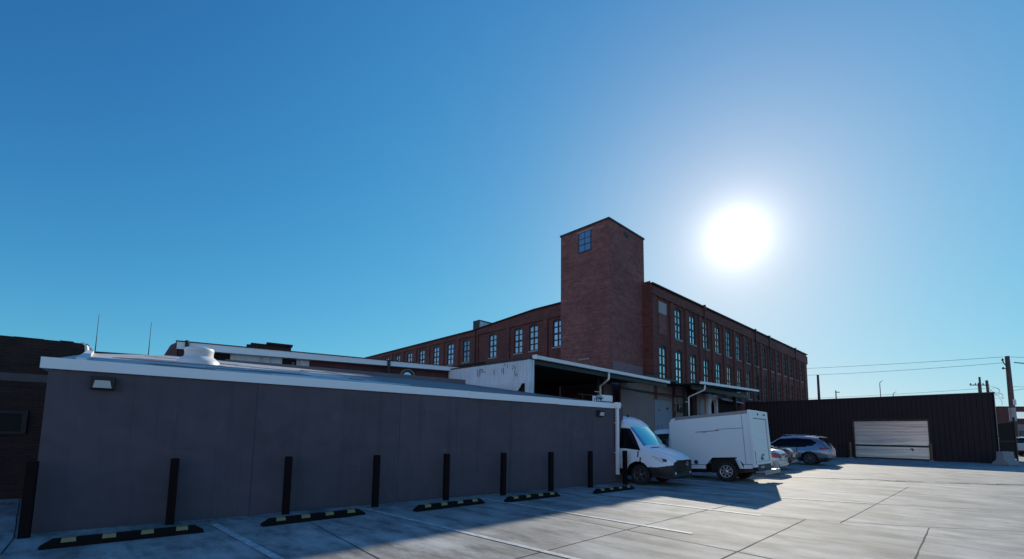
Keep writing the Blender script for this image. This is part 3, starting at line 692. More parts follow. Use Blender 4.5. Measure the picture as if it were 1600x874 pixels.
b = MB(); b.box(1.12, 2.34, -.035, -.003, 9.25, 10.83); b.build('bricked_opening', 'tower_brick', mill)
for u in (9.13, 22.45, 27.25, 38.29):
    b = MB(); b.tube([(u, -.20, 4.5), (u, -.20, roof_r(u)-.2)], .05, 8); b.box(u-.11, u+.11, -.30, -.142, roof_r(u)-.3, roof_r(u)+.16); b.build('rain_pipe', 'mill_brick' if u < 20 else 'dark_metal', mill)
b = MB(); b.tube([(-.18, 20.0, 4.5), (-.18, 20.0, 12.4)], .05, 8); b.build('rain_pipe', 'old_brick', mill)
b = MB(); b.box(.35, 9, 20.05, 21.0, 11.9, 13.55); b.build('roof_monitor', 'corr_white', mill)
b = MB(); b.box(.3, 9.05, 20.0, 21.05, 13.552, 13.66); b.box(.28, .349, 20.0, 21.0, 11.9, 13.55); b.build('monitor_coping', 'dark_metal', mill)
# tower
T0, T1, TW0, TW1, TZ = -4.37, 0.35, .70, 4.97, 16.52
b = MB(); b.box(T0, T1, TW0, TW1, -.8, TZ); b.build('tower', 'tower_brick', mill)
b = MB(); b.box(T0-.06, T1+.06, TW0-.06, TW0+.12, TZ+.002, TZ+.13); b.box(T0-.06, T1+.06, TW1-.12, TW1+.06, TZ+.002, TZ+.13); b.box(T0-.06, T0+.12, TW0+.121, TW1-.121, TZ+.002, TZ+.13); b.box(T1-.12, T1+.06, TW0+.121, TW1-.121, TZ+.002, TZ+.13)
b.build('tower_coping', 'dark_metal', mill)
b = MB(); b.box(T0-.03, T0+.02, 2.18, 3.30, 14.72, 14.82); b.box(T0-.03, T0+.02, 2.18, 2.24, 14.82, 16.22); b.box(T0-.03, T0+.02, 3.24, 3.30, 14.82, 16.22); b.box(T0-.03, T0+.02, 2.24, 3.24, 15.29, 15.34); b.box(T0-.03, T0+.02, 2.24, 3.24, 15.74, 15.77); b.box(T0-.03, T0+.02, 2.72, 2.75, 14.82, 16.22)
o = b.build('tower_window', 'window_frame', mill); b = MB(); b.box(T0-.012, T0-.004, 2.24, 3.24, 14.82, 16.22); b.build('pane', 'sky_glass_dim', o)
b = MB(); b.box(T0-.06, T0-.003, 1.98, 3.42, 16.24, 16.34); b.build('lintel', 'stone_sill', o)
b = MB(); b.box(-2.45, -1.87, TW0-.03, TW0-.003, 15.95, 16.28); b.build('tower_vent', 'dark_metal', mill)
b = MB(); b.box(-4.07, -.10, TW0-.03, TW0-.003, 5.0, 6.62); b.build('painted_patch', 'pink_render', mill)
b = MB(); b.box(T0-.02, T0-.003, 2.43, 3.38, 6.84, 6.97)
o = b.build('small_sign', 'tower_brick', mill)
b = MB()
for k in range(9):
    w = 3.34-k*.105; b.box(T0-.03, T0-.021, w-.07, w-.048, 6.85, 6.96)
    if k % 3 != 1: b.box(T0-.03, T0-.021, w-.047, w, 6.93 if k % 2 else 6.89, 6.955 if k % 2 else 6.91)
b.build('lettering', 'letter_white', o)
# painted dock wall at ground level with its door and boxes
b = MB(); b.box(-4.36, 5.0, -.12, -.003, -.8, 5.3); b.box(-5.35, -4.362, .55, .72, -.8, 4.95); b.build('dock_wall', 'painted_wall', mill)
b = MB(); b.box(-4.36, 5.0, -.16, -.122, 4.62, 4.72); b.box(3.25, 3.45, -.16, -.122, 4.3, 4.62); b.build('trim_board', 'dark_metal', mill)
b = MB(); b.box(-.02, 2.6, -.17, -.122, .1, 4.2); o = b.build('dock_door', 'door_paint', mill)
b = MB(); b.box(.45, .75, -.19, -.171, 3.42, 3.47); b.box(1.75, 2.0, -.20, -.171, 3.55, 3.70); b.box(.3, .42, -.19, -.171, 2.2, 2.28); b.box(1.0, 1.1, -.19, -.171, 2.2, 2.28); b.build('hardware', 'dark_metal', o)
b = MB(); b.box(3.55, 4.55, -.26, -.122, 3.45, 4.05); o = b.build('electric_panel', 'dark_metal', mill, .02)
b = MB(); b.box(3.66, 3.72, -.27, -.261, 3.72, 3.98); b.box(3.72, 3.80, -.27, -.261, 3.9, 3.98); b.box(3.95, 4.0, -.27, -.261, 3.84, 4.0); b.box(4.0, 4.1, -.27, -.261, 3.84, 3.88); b.box(4.25, 4.42, -.27, -.261, 3.78, 3.82); b.box(4.38, 4.42, -.27, -.261, 3.66, 3.78); b.box(4.25, 4.38, -.27, -.261, 3.62, 3.66); b.build('lettering', 'letter_white', o)
b = MB(); b.box(2.95, 3.2, -.24, -.122, 4.05, 4.55); b.tube([(3.08, -.17, 4.05), (3.08, -.17, 3.6), (3.08, -.17, 3.5)], .05, 8); b.box(3.55, 3.75, -.22, -.122, 4.2, 4.32); b.build('meter_box', 'steel_grey', mill)
b = MB(); b.tube([(-4.3, -.17, 4.75), (-2.5, -.16, 4.6), (0, -.16, 4.56), (3.0, -.2, 4.5)], .018, 6); b.build('cable', 'wire_dark', mill)
b = MB(); b.box(5.0, 5.75, -.75, -.15, -.8, 5.6); b.build('brick_pier', 'old_brick', mill)
b = MB(); b.box(5.76, 8.0, -.55, -.15, -.8, 5.1); b.build('side_wall', 'painted_wall', mill)
b = MB(); b.extr(arc(7.1, 4.3, .35, 10)+[(6.75, -.3), (7.45, -.3)], 'y', -.60, -.551); b.build('side_door', 'door_paint', mill)
# white arched porch panel and awning
b = MB(); o_, i_ = arc(9.3, 4.15, 1.35, 12), arc(9.3, 4.15, .62, 12)
pts_o = [(8.1, -.5), (8.1, 5.15), (10.2, 5.15), (10.2, -.5)]
for k in range(12):
    x0, z0 = i_[k]; x1, z1 = i_[k+1]; b.extr([(x0, z0), (x0, 5.15), (x1, 5.15), (x1, z1)], 'y', -.7, -.45)
b.box(8.1, 8.68, -.7, -.45, -.5, 5.15); b.box(9.92, 10.15, -.7, -.45, -.5, 5.15); b.build('arched_porch', 'corr_white', mill)
b = MB(); b.prism(None, [(10.2, -1.1, 4.75), (15.3, -1.1, 4.72), (15.3, -.2, 5.0), (10.2, -.2, 5.2)], [(10.2, -1.1, 4.95), (15.3, -1.1, 4.78), (15.3, -.2, 5.05), (10.2, -.2, 5.3)]); b.build('awning', 'blue_tarp', mill)
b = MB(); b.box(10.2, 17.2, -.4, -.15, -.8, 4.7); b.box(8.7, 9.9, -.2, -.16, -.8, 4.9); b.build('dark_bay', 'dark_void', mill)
b = MB(); b.box(15.4, 16.3, -.9, -.15, -.8, 5.75); b.box(16.31, 17.3, -.5, -.15, 4.5, 5.5); b.build('brick_pier', 'mill_brick', mill)
b = MB(); b.box(17.9, 30, -1.6, -.15, -.8, 5.15); b.build('low_annex', 'shed_brick', mill)

# ------------------------------------------------------------------ loading dock canopies
c1 = empty('dock_canopy', tuple(mW(-15.85, -3.0)), R_(MILL_A), 'long dark loading dock canopy with white gutter below the tower', 'canopy', 'dock canopies against the brick mill')
LC = 12.17
b = MB(); b.prism(None, [(0, .04, 4.86), (LC, .04, 4.86), (LC, 2.85, 5.06), (11.4, 3.6, 5.08), (11.4, 11, 5.1), (0, 11, 5.1)], [(0, .04, 4.93), (LC, .04, 4.93), (LC, 2.85, 5.14), (11.4, 3.6, 5.16), (11.4, 11, 5.2), (0, 11, 5.2)])
b.build('roof', 'dark_metal', c1)
b = MB(); b.box(.02, LC-.02, .06, .16, 4.60, 4.80); b.build('beam', 'dark_metal', c1)
b = MB(); b.extr([(-.13, 4.82), (-.15, 4.97), (.03, 4.97), (.03, 4.82)], 'x', 0, LC); b.box(-.035, -.002, -.19, .05, 4.79, 4.985); b.box(LC+.002, LC+.03, -.16, .04, 4.81, 4.98); b.build('gutter', 'white_gutter', c1)
def spout(par, x0, z0, x1, y1, z1, z2):
    b = MB(); b.tube([(x0, -.05, z0), (x0, -.04, z0-.34), (x0-.05, 0, z0-.42), (x1+.06, y1-.05, z1+.03), (x1, y1, z1-.06), (x1, y1, z2)], .055, 10); b.build('downspout', 'white_gutter', par)
    b = MB(); b.box(x1-.55, x1-.06, y1-.02, y1+.02, z1-.42, z1-.385); b.box(x1-.5, x1+.7, y1-.12, y1+.12, z1-1.0, z1-.96) if par is c1 else None; b.build('bracket', 'white_gutter', par)
spout(c1, 5.65, 4.84, 7.13, 1.5, 4.40, 3.5)
b = MB()
for x in (.12, 7.13): b = MB(); b.box(x-.11, x+.11, 1.62, 1.84, -.7, 4.85); b.build('post', 'dark_metal', c1)
b = MB(); b.box(.0, 11.4, 8.0, 8.3, -.7, 5.1); b.box(.0, .25, 3.2, 8.0, -.7, 5.05); b.build('back_wall', 'old_brick', c1)
b = MB(); b.box(0.3, 11.4, 2.2, 8.0, -.7, .95); b.box(.3, 11.4, 2.1, 2.199, .7, .9); b.build('dock_platform', 'concrete_block', c1)
c2 = empty('dock_canopy', tuple(mW(1.13, -3.0)), R_(MILL_A), 'shorter dark loading dock canopy with white gutter above the box truck', 'canopy', 'dock canopies against the brick mill')
L2 = 11.9; zz = lambda x: 5.30+.028*x
b = MB(); b.prism(None, [(0, .04, zz(0)-.05), (L2, .04, zz(L2)-.05), (L2, 2.8, zz(L2)+.05), (0, 2.8, zz(0)+.05)], [(0, .04, zz(0)+.05), (L2, .04, zz(L2)+.05), (L2, 2.8, zz(L2)+.12), (0, 2.8, zz(0)+.12)])
b.prism(None, [(-4.8, 1.5, 5.36), (-.002, 1.5, 5.40), (-.002, 2.8, 5.42), (-4.8, 2.8, 5.40)], [(-4.8, 1.5, 5.52), (-.002, 1.5, 5.55), (-.002, 2.8, 5.56), (-4.8, 2.8, 5.54)])
b.build('roof', 'dark_metal', c2)
b = MB(); b.prism(None, [(0, -.15, zz(0)-.08), (L2, -.15, zz(L2)-.08), (L2, .03, zz(L2)-.08), (0, .03, zz(0)-.08)], [(0, -.15, zz(0)+.09), (L2, -.15, zz(L2)+.09), (L2, .03, zz(L2)+.09), (0, .03, zz(0)+.09)]); b.build('gutter', 'white_gutter', c2)
spout(c2, .65, zz(.6)-.06, 1.45, 1.5, 4.5, 2.6)
b = MB(); b.box(.2, 11.6, .6, .75, 4.92, 5.22); b.build('beam', 'dark_metal', c2)
for x in (1.3, 11.4): b = MB(); b.box(x-.1, x+.1, 1.6, 1.84, -.7, 5.3); b.build('post', 'dark_metal', c2)

# leafy bush standing on the dock
bu = empty('potted_bush', tuple(mW(-15.0, -2.1, 0.95)), 0, 'dim leafy green bush in a pot standing under the long canopy', 'plant')
b = MB(); b.lathe([(0, 0), (.22, 0), (.3, .5), (.26, .5), (.25, .42), (0, .42)], 16); b.build('pot', 'concrete_block', bu)
b = MB(); b.tube([(0, 0, .4), (.03, .02, 1.2), (0, .05, 2.1)], [.04, .03, .015], 6)
for k in range(14):
    a = random.uniform(0, 6.28); z = random.uniform(.8, 2.0); b.tube([(0, .02, z), (.35*math.cos(a), .35*math.sin(a), z+.4)], [.015, .006], 5)
b.build('stem', 'wood_pole', bu)
b = MB()
for k in range(1500):
    d = Vector(rng.normal(size=3)); d.normalize(); r = random.random()**.4*.8*(.8+.35*math.sin(3*d.x+5*d.z)); p = Vector((0, 0, 2.0))+Vector((d.x*.75, d.y*.75, d.z*.95))*r
    a = Vector(rng.normal(size=3)).normalized(); c = a.cross(Vector(rng.normal(size=3))).normalized(); l = random.uniform(.07, .14)
    b.face([p-a*l, p+c*l*.4, p+a*l, p-c*l*.4])
b.build('foliage', 'leaf', bu)

# ------------------------------------------------------------------ black corrugated building with roll-up door
FO = (33.7, 31.17); FA = 130.67
fb = empty('corrugated_building', (*FO, 0), R_(FA), 'long black corrugated metal building with a steel roll-up door', 'building')
fW, fL = frame(FO, FA)
FLEN = 16.9
d1 = fL(28.44, 37.30)[0]; d0 = fL(31.40, 33.86)[0]       # door from d0 to d1 along the wall
b = MB()
def fribs(x0, x1, z0, z1):
    n = max(1, int((x1-x0)/.28)); c = (x1-x0)/n
    for k in range(n):
        a = x0+k*c
        for (xa, ya, xb, yb) in ((0, 0, .55, 0), (.55, 0, .65, .05), (.65, .05, .9, .05), (.9, .05, 1, 0)):
            b.face([(a+c*xa, ya, z0), (a+c*xb, yb, z0), (a+c*xb, yb, z1), (a+c*xa, ya, z1)])
fribs(0, d0, -.5, 4.88); fribs(d1, FLEN, -.5, 4.88); fribs(d0, d1, 3.02, 4.88)
b.box(.76, FLEN, -8, -7.9, -.5, 4.88); b.prism(None, [(-.002, 0, -.5), (.1, 0, -.5), (.75, -7.9, -.5), (.65, -7.9, -.5)], [(-.002, 0, 4.88), (.1, 0, 4.88), (.75, -7.9, 4.88), (.65, -7.9, 4.88)])
b.build('siding', 'black_siding', fb)
b = MB(); b.prism(None, [(-.06, .09, 4.882), (FLEN, .09, 4.882), (FLEN, -8, 4.882), (.62, -8, 4.882)], [(-.06, .09, 4.96), (FLEN, .09, 4.96), (FLEN, -8, 4.96), (.62, -8, 4.96)]); b.build('roof_edge', 'dark_metal', fb)
b = MB(); b.box(-.03, .0, .02, .10, -.3, 4.88); b.build('corner_trim', 'steel_grey', fb)
b = MB(); n = 26
for k in range(n):
    z0 = .04+2.96*k/n; z1 = .04+2.96*(k+1)/n; zm = z0+(z1-z0)*.9; dy = (z1-z0)*.9*math.tan(R_(1.7+3.9*max(0, (z0-.9)/2.1)+random.uniform(-.9, .9)))
    b.face([(d0, -.10, z0), (d1, -.10, z0), (d1, -.10+dy, zm), (d0, -.10+dy, zm)]); b.face([(d0, -.10+dy, zm), (d1, -.10+dy, zm), (d1, -.10, z1), (d0, -.10, z1)])
o = b.build('roll_up_door', 'roll_steel', fb)
b = MB(); b.box(d0+.02, d1-.02, -.062, -.03, .03, .12); b.box(d0+.02, d1-.02, -.066, -.05, .98, 1.12); b.box(d0+.9, d0+1.1, -.07, -.03, .8, .88); b.box(d0+.95, d0+1.0, -.07, -.03, .68, .8); b.build('door_bar', 'dark_metal', o)
b = MB(); b.box(d0-.10, d0-.002, -.12, .07, -.2, 3.05); b.box(d1+.002, d1+.10, -.12, .07, -.2, 3.05); b.box(d0-.1, d1+.1, -.12, .06, 3.052, 3.14); b.build('door_frame', 'dark_metal', fb)
def guard(x, label):
    r = empty('guard_post', tuple(fW(x, .55)), R_(FA), label, 'guard post', 'yellow guard posts by the roll-up door')
    b = MB(); b.lathe([(.09, -.3), (.09, 1.22), (.075, 1.28), (.04, 1.31), (0, 1.32)], 14); b.build('pipe', 'guard_yellow', r)
    b = MB(); b.lathe([(.16, -.3), (.16, .04), (.12, .06), (.091, .06)], 14); b.build('footing', 'concrete_block', r)
guard(d1+.22, 'worn yellow guard post left of the roll-up door'); guard(d0-.12, 'worn yellow guard post right of the roll-up door')

# ------------------------------------------------------------------ vehicles: lofted shells split into parts
def catmull(a, k):
    a = np.array(a, float); n = len(a); out = []
    for i in range(n-1):
        p0, p1, p2, p3 = a[max(i-1, 0)], a[i], a[i+1], a[min(i+2, n-1)]
        for j in range(k):
            t = j/k; out.append(.5*((2*p1)+(-p0+p2)*t+(2*p0-5*p1+4*p2-p3)*t*t+(-p0+3*p1-3*p2+p3)*t**3))
    out.append(a[-1]); return np.array(out)
def loft(stations, step=.035, sig=1.2, kk=5):
    """stations: (s, zb, zs, zbelt, ztop, wb, ws, wbelt, wtop) -> dense grid [ns][ring][3]"""
    st = np.array(stations, float); s = np.arange(st[0, 0], st[-1, 0]+1e-6, step); s = np.append(s, st[-1, 0]) if s[-1] < st[-1, 0]-1e-4 else s
    D = np.stack([np.interp(s, st[:, 0], st[:, k]) for k in range(1, 9)], 1)
    sg = sig*.035/step; nk = int(3.2*sg)+1; ker = np.exp(-.5*(np.arange(-nk, nk+1)/sg)**2); ker /= ker.sum()
    P = np.pad(D, ((nk, nk), (0, 0)), mode='edge'); D = np.stack([np.convolve(P[:, k], ker, 'valid') for k in range(8)], 1)
    G = []
    for i, x in enumerate(s):
        zb, zs, zl, zt, wb, ws, wl, wt = D[i]; h = zt-zl; r = min(.12, h*.45)
        half = [(0, zb), (wb*.97, zb), (wb, zb+.05), (ws, zs), (wl, zl), (wl+(wt-wl)*.55, zl+h*.55), (wt, zt-r), (wt*.93, zt-r*.22), (wt*.6, zt), (0, zt+.015)]
        H = catmull(half, kk); ring = np.vstack([H, H[-2:0:-1]*np.array([-1, 1])])
        G.append(np.column_stack([np.full(len(ring), x), ring]))
    return np.array(G)
def shell(root, G, classify, parts):
    """classify(s,y,z,t) -> (part, material slot); parts: name -> materials"""
    groups = {k: MB() for k in parts}; ns, nr, _ = G.shape
    half = nr/2
    for i in range(ns-1):
        for j in range(nr):
            q = [G[i, j], G[i+1, j], G[i+1, (j+1) % nr], G[i, (j+1) % nr]]; c = sum(q)/4
            t = j if j <= half else nr-j; r = classify(c[0], c[1], c[2], t/half)
            if r is None: continue
            b = groups[r[0]]; b.cur = r[1]; b.face(q, True)
    for e, fl in ((0, False), (ns-1, True)):
        nh = nr//2
        for j in range(1, nh):
            A, B, C, D_ = G[e, j], G[e, j+1], G[e, (nr-j-1) % nr], G[e, (nr-j) % nr]
            m = 6
            for k in range(m):
                q = [A+(D_-A)*k/m, B+(C-B)*k/m, B+(C-B)*(k+1)/m, A+(D_-A)*(k+1)/m]; c = sum(q)/4
                r = classify(c[0]+(.01 if fl else -.01), c[1], c[2], -1)
                if r is None: continue
                b = groups[r[0]]; b.cur = r[1]; b.face(q, False)
    return {k: groups[k].build(k.split('|')[0], parts[k], root) for k in parts if groups[k].f}
def wheel(root, x, y, r, w, rimmat, spokes=5, rr=.66, dark=False):
    s_ = 1 if y > 0 else -1
    b = MB(); yo, yi = y, y-s_*w; k = r-.0
    b.lathe([(r*rr, yi), (r*.93, yi), (r, yi+s_*w*.15), (r, yo-s_*w*.15), (r*.95, yo), (r*.80, yo+s_*.008), (r*rr, yo-s_*.005)], 32, 'y', (x, 0, r)); o = b.build('wheel', 'tyre', root)
    b = MB(); b.lathe([(r*rr, yi+s_*.02), (r*rr, yo-s_*.01), (r*rr*.9, yo-s_*.012), (r*rr*.86, yo-s_*.05)], 32, 'y', (x, 0, r))
    b.lathe([(r*.2, yo-s_*.03), (r*.17, yo-s_*.008), (0, yo-s_*.006)], 20, 'y', (x, 0, r))
    for q in range(spokes):
        a = 2*math.pi*q/spokes+.3; d = Vector((math.cos(a), 0, math.sin(a))); n_ = Vector((-d.z, 0, d.x)); c0 = Vector((x, 0, r)); hw = r*rr*(.42/spokes*2.2)
        lo = [c0+d*r*.15-n_*hw*.8, c0+d*r*.15+n_*hw*.8, c0+d*r*rr*.9+n_*hw, c0+d*r*rr*.9-n_*hw]
        b.prism(None, [(p.x, yo-s_*.06, p.z) for p in lo], [(p.x, yo-s_*.02, p.z) for p in lo])
    b.cur = 1; b.lathe([(r*rr*.98, yo-s_*.075), (0, yo-s_*.07)], 24, 'y', (x, 0, r)); b.build('rim', [rimmat, 'black_plastic'], o)
    return o
def circ(s, z, cx, cz, r): return (s-cx)**2+(z-cz)**2 < r*r

# --- white van -------------------------------------------------------
VL = Vector((math.sin(R_(44)), math.cos(R_(44)), 0))
vo = Vector((4.20, 14.80, 0))+VL*.88
van = empty('white_van', (vo.x, vo.y, 0), R_(-44), 'white high-roof cargo van with black bumper parked nose out at the building corner', 'van')
VS = [(-4.4, .35, .62, 1.05, 2.26, .80, .91, .90, .74), (-1.5, .35, .62, 1.06, 2.30, .82, .93, .91, .74), (-1.0, .34, .62, 1.06, 2.27, .84, .93, .91, .74), (-.72, .34, .62, 1.06, 2.15, .85, .93, .905, .74), (-.46, .33, .62, 1.07, 1.93, .86, .93, .90, .74),
      (.08, .32, .62, 1.07, 1.29, .87, .93, .885, .80), (.16, .32, .61, 1.04, 1.22, .87, .93, .88, .80), (.45, .30, .59, .96, 1.13, .87, .92, .86, .76), (.72, .27, .56, .88, 1.04, .84, .89, .82, .70), (.86, .24, .52, .83, .97, .79, .83, .77, .65), (.95, .25, .50, .76, .88, .72, .76, .71, .60), (1.0, .28, .5, .72, .82, .68, .72, .67, .56)]
G = loft(VS[1:], .016, 1.2, 22)
tt = np.clip((G[:, :, 0]+1.2)/1.2, 0, 1); BULGE = lambda y: .22*(1-(y/.93)**2)
G[:, :, 0] += BULGE(G[:, :, 1])*tt*tt*(3-2*tt)-.04*tt
sw = [(-.58, 1.85), (-.44, 1.83), (-.02, 1.22), (.06, 1.115), (-.35, 1.155), (-1.35, 1.20), (-1.35, 1.88)]
def vclass(s, y, z, t):
    ay = abs(y); q_ = min(1, max(0, (s+1.2)/1.2)); s = s-(BULGE(y)-.04)*q_*q_*(3-2*q_)
    if t > 0 and ay > .6 and circ(s, z, 0, .33, .43) and z < .78: return None
    if t == -1 and s > 0:
        return ('grille', 0) if (.40 < z < .80 and ay < .52) else ('bumper', 0)
    if s > .80 and ay < .55 and .40 < z < .84: return ('grille', 0)
    if s > .36 and z < .60+.22*max(0, s-.62): return ('bumper', 0)
    if z < .50 and s < .36: return ('bumper', 0)
    if .70 < t and -.45 < s < .085 and ay < .90 and z > 1.29-1.19*(s-.08)-.10 and t > .745: return ('windshield', 0)
    if t > .2 and ay > .5 and inside((s, z), sw): return ('side_window|'+('l' if y > 0 else 'r'), 0)
    if t > .2 and ay > .7 and abs(s+.02-.10*(z < .9)) < .022 and .5 < z < 1.10: return ('body', 1)
    if t > .2 and ay > .7 and abs(s+1.42) < .022 and z < 1.95: return ('body', 1)
    if .16 < s < .22 and z > 1.1 and .2 < ay < .62: return ('body', 1)
    return ('body', 0)
shell(van, G, vclass, {'body': ['van_paint', 'seam'], 'windshield': ['windscreen_glass'], 'side_window|l': ['dark_glass'], 'side_window|r': ['dark_glass'], 'bumper': ['black_plastic'], 'grille': ['black_plastic']})
for y in (-.88, .88): wheel(van, 0, y, .33, .22, 'rim_dark'); wheel(van, -3.3, y, .33, .22, 'rim_dark')
for sy in (-1, 1):
    b = MB(); P = [(x_+BULGE(y_)-.03, y_, z_) for x_, y_, z_ in ((.46, .90, .965), (.68, .86, .925), (.84, .70, .885), (.93, .54, .83), (.93, .54, .70), (.86, .73, .715), (.74, .855, .77))]
    b.prism(None, [(x-.06, sy*(y-.05), z) for x, y, z in P], [(x+.012, sy*(y+.012), z) for x, y, z in P]); o = b.build('headlight', 'headlamp', van)
    b = MB(); Q = [P[1], P[2], P[5], P[6]]; cx_, cy_, cz_ = [sum(p[i] for p in Q)/4 for i in range(3)]; Q = [(cx_+(x-cx_)*.55+.022, cy_+(y-cy_)*.55+.02, cz_+(z-cz_)*.5) for x, y, z in Q]; b.prism(None, [(x-.02, sy*(y-.02), z) for x, y, z in Q], [(x, sy*y, z) for x, y, z in Q]); b.build('lamp_bowl', 'seam', o)
b = MB()
for k in range(32):
    a, c = 2*math.pi*k/32, 2*math.pi*(k+1)/32; b.extr([(.095*math.cos(a), .70+.095*math.sin(a)), (.095*math.cos(c), .70+.095*math.sin(c)), (.08*math.cos(c), .70+.08*math.sin(c)), (.08*math.cos(a), .70+.08*math.sin(a))], 'x', 1.17, 1.205)
for k in range(3):
    a = math.pi/2+k*2*math.pi/3; d = (math.cos(a), math.sin(a)); n_ = (-d[1]*.016, d[0]*.016); b.extr([(n_[0], .70+n_[1]), (d[0]*.085, .70+d[1]*.085), (-n_[0], .70-n_[1])], 'x', 1.17, 1.20)
b.build('emblem', 'chrome', van)
for z_ in (.56, .46): b = MB(); b.box(1.1, 1.17, -.38, .38, z_, z_+.02); b.build('grille_bar', 'seam', van)
b = MB(); b.lathe([(0, .02), (.04, .02), (.05, 0)], 12, 'x', (1.06, -.55, .42)); b.build('fog_lamp', 'headlamp', van)
b = MB(); b.lathe([(0, .02), (.04, .02), (.05, 0)], 12, 'x', (1.06, .55, .42)); b.build('fog_lamp', 'headlamp', van)
for sy in (-1, 1):
    b = MB(); b.tube([(-.1, sy*.3, 1.335), (-.02, sy*.05, 1.42)], .012, 6) if sy < 0 else b.tube([(-.0, .45, 1.30), (-.12, .1, 1.45)], .012, 6); b.build('wiper', 'black_plastic', van)
b = MB(); b.extr([(-.93, 2.265), (-.86, 2.225), (-.88, 2.33), (-.95, 2.34)], 'y', -.02, .02); b.build('roof_antenna', 'black_plastic', van)
for sy in (1,):
    b = MB(); b.box(-.05, .07, sy*1.02, sy*1.16, 1.18, 1.48); o = b.build('mirror', 'black_plastic', van, .03); b = MB(); b.tube([(-.0, sy*.88, 1.22), (.0, sy*1.04, 1.28)], .03, 8); b.build('arm', 'black_plastic', o)
b = MB(); b.box(-3.2, .3, -.6, .6, .25, .5); b.build('underbody', 'black_plastic', van)
b = MB(); b.box(-1.1, -.5, -.45, .45, .6, 1.5); b.box(-.98, -.85, -.75, -.35, .9, 1.6); b.build('seat', 'black_plastic', van)

# --- white box truck -------------------------------------------------
TA = 136.0; tn = Vector((-math.sin(R_(TA)), math.cos(R_(TA)), 0))     # +y of the truck frame (towards the camera)
to_ = Vector((7.71, 16.22, 0))-tn*1.0
trk = empty('box_truck', (to_.x, to_.y, 0), 0, 'dirty white box truck parked nose in with its roll-up door facing the lot', 'truck')
trk.rotation_euler = (Matrix.Rotation(R_(TA), 3, 'Z') @ Matrix.Rotation(R_(3.4), 3, 'Y')).to_euler()
HW = 1.04
b = MB()
bx0, bx1 = -.93, 1.95; zt0, zt1 = 2.46, 2.40
prof = [(bx0, .62), (-.62, .62), (-.42, .86), (.42, .86), (.64, .62), (bx1, .62), (bx1, 2.20), (1.88, 2.33), (1.74, zt1), (bx0, zt0)]
b.extr(prof, 'y', HW-.03, HW); b.extr(prof, 'y', -HW, -HW+.03)
b.extr([(bx1-.03, .62), (bx1, .62), (bx1, 2.20), (1.88, 2.33), (1.74, zt1), (1.72, zt1-.03), (1.85, 2.30), (bx1-.03, 2.18)], 'y', -HW+.031, HW-.031)
b.build('box_side', 'truck_white', trk)
b = MB(); b.prism(None, [(bx0, -HW-.012, zt0-.09), (1.72, -HW-.012, zt1-.09), (1.72, HW+.012, zt1-.09), (bx0, HW+.012, zt0-.09)], [(bx0, -HW-.012, zt0+.02), (1.70, -HW-.012, zt1+.02), (1.70, HW+.012, zt1+.02), (bx0, HW+.012, zt0+.02)]); b.build('roof', 'steel_grey', trk)
b = MB(); b.box(bx0+.03, -.62, HW-.02, HW+.004, .46, .60); b.box(.68, bx1-.1, HW-.02, HW+.004, .46, .60); b.prism(None, [(-.62, HW-.02, .46), (-.48, HW-.02, .46), (-.36, HW-.02, .80), (-.46, HW-.02, .86)], [(-.62, HW+.005, .46), (-.54, HW+.005, .46), (-.42, HW+.005, .80), (-.46, HW+.005, .86)]); b.build('skirt', 'truck_white', trk)
b = MB(); b.box(bx0+.05, -.63, HW-.01, HW+.003, .602, .618); b.box(.66, bx1-.05, HW-.01, HW+.003, .602, .618); b.box(-.715, -.703, HW, HW+.003, .63, zt0-.1); 
b.box(-.7, .2, HW, HW+.004, 1.865, 1.88); b.prism(None, [(.1, HW, 1.84), (.95, HW, 1.82), (.95, HW, 1.80), (.1, HW, 1.815)], [(.1, HW+.005, 1.84), (.95, HW+.005, 1.82), (.95, HW+.005, 1.80), (.1, HW+.005, 1.815)]); b.prism(None, [(.55, HW, 1.79), (.75, HW, 1.77), (.75, HW, 1.76), (.55, HW, 1.775)], [(.55, HW+.004, 1.79), (.75, HW+.004, 1.77), (.75, HW+.004, 1.76), (.55, HW+.004, 1.775)])
b.build('side_marks', 'seam', trk)
b = MB(); b.lathe([(0, .012), (.07, .01), (.08, 0)], 16, 'y', (1.02, HW, .70)); b.build('fuel_cap', 'seam', trk)
b = MB(); b.box(bx0-.07, bx0+.02, HW-.30, HW+.02, .50, zt0+.03); b.box(bx0-.07, bx0+.02, -HW-.02, -HW+.14, .50, zt0+.03); b.box(bx0-.07, bx0+.02, -HW+.141, HW-.301, zt0-.24, zt0+.03); b.box(bx0-.06, bx0+.04, -HW+.141, HW-.301, .58, .68); b.build('rear_frame', 'truck_white', trk, .008)
b = MB()
for k in range(4): z = .69+k*.383; b.box(bx0-.02, bx0, -HW+.15, HW-.31, z, z+.381)
o = b.build('rear_door', 'truck_white', trk); b = MB(); b.box(bx0-.025, bx0-.005, -HW+.142, -HW+.155, .7, zt0-.24); b.box(bx0-.025, bx0-.005, -HW+.142, HW-.305, zt0-.262, zt0-.245); b.box(bx0-.05, bx0-.021, -.1, .12, .74, .80); b.tube([(bx0-.04, .1, .8), (bx0-.05, .0, .90), (bx0-.05, -.16, .93), (bx0-.04, -.25, .89)], .014, 6); b.build('latch', 'black_plastic', o)
b = MB(); b.box(bx0-.06, bx0+.1, -HW+.145, HW-.305, .36, .575); b.build('tail_panel', 'black_plastic', trk)
for y in (.10, .32): 
    b = MB(); b.lathe([(0, -.02), (.04, -.02), (.05, 0)], 12, 'x', (bx0-.062, y, .48)); b.build('number_lamp', 'lamp_lens', trk)
b = MB(); b.box(bx0-.32, bx0-.02, -HW+.05, HW-.12, .30, .37); b.box(bx0-.33, bx0-.30, -HW+.05, HW-.12, .24, .39); b.build('rear_bumper', 'steel_grey', trk, .01)
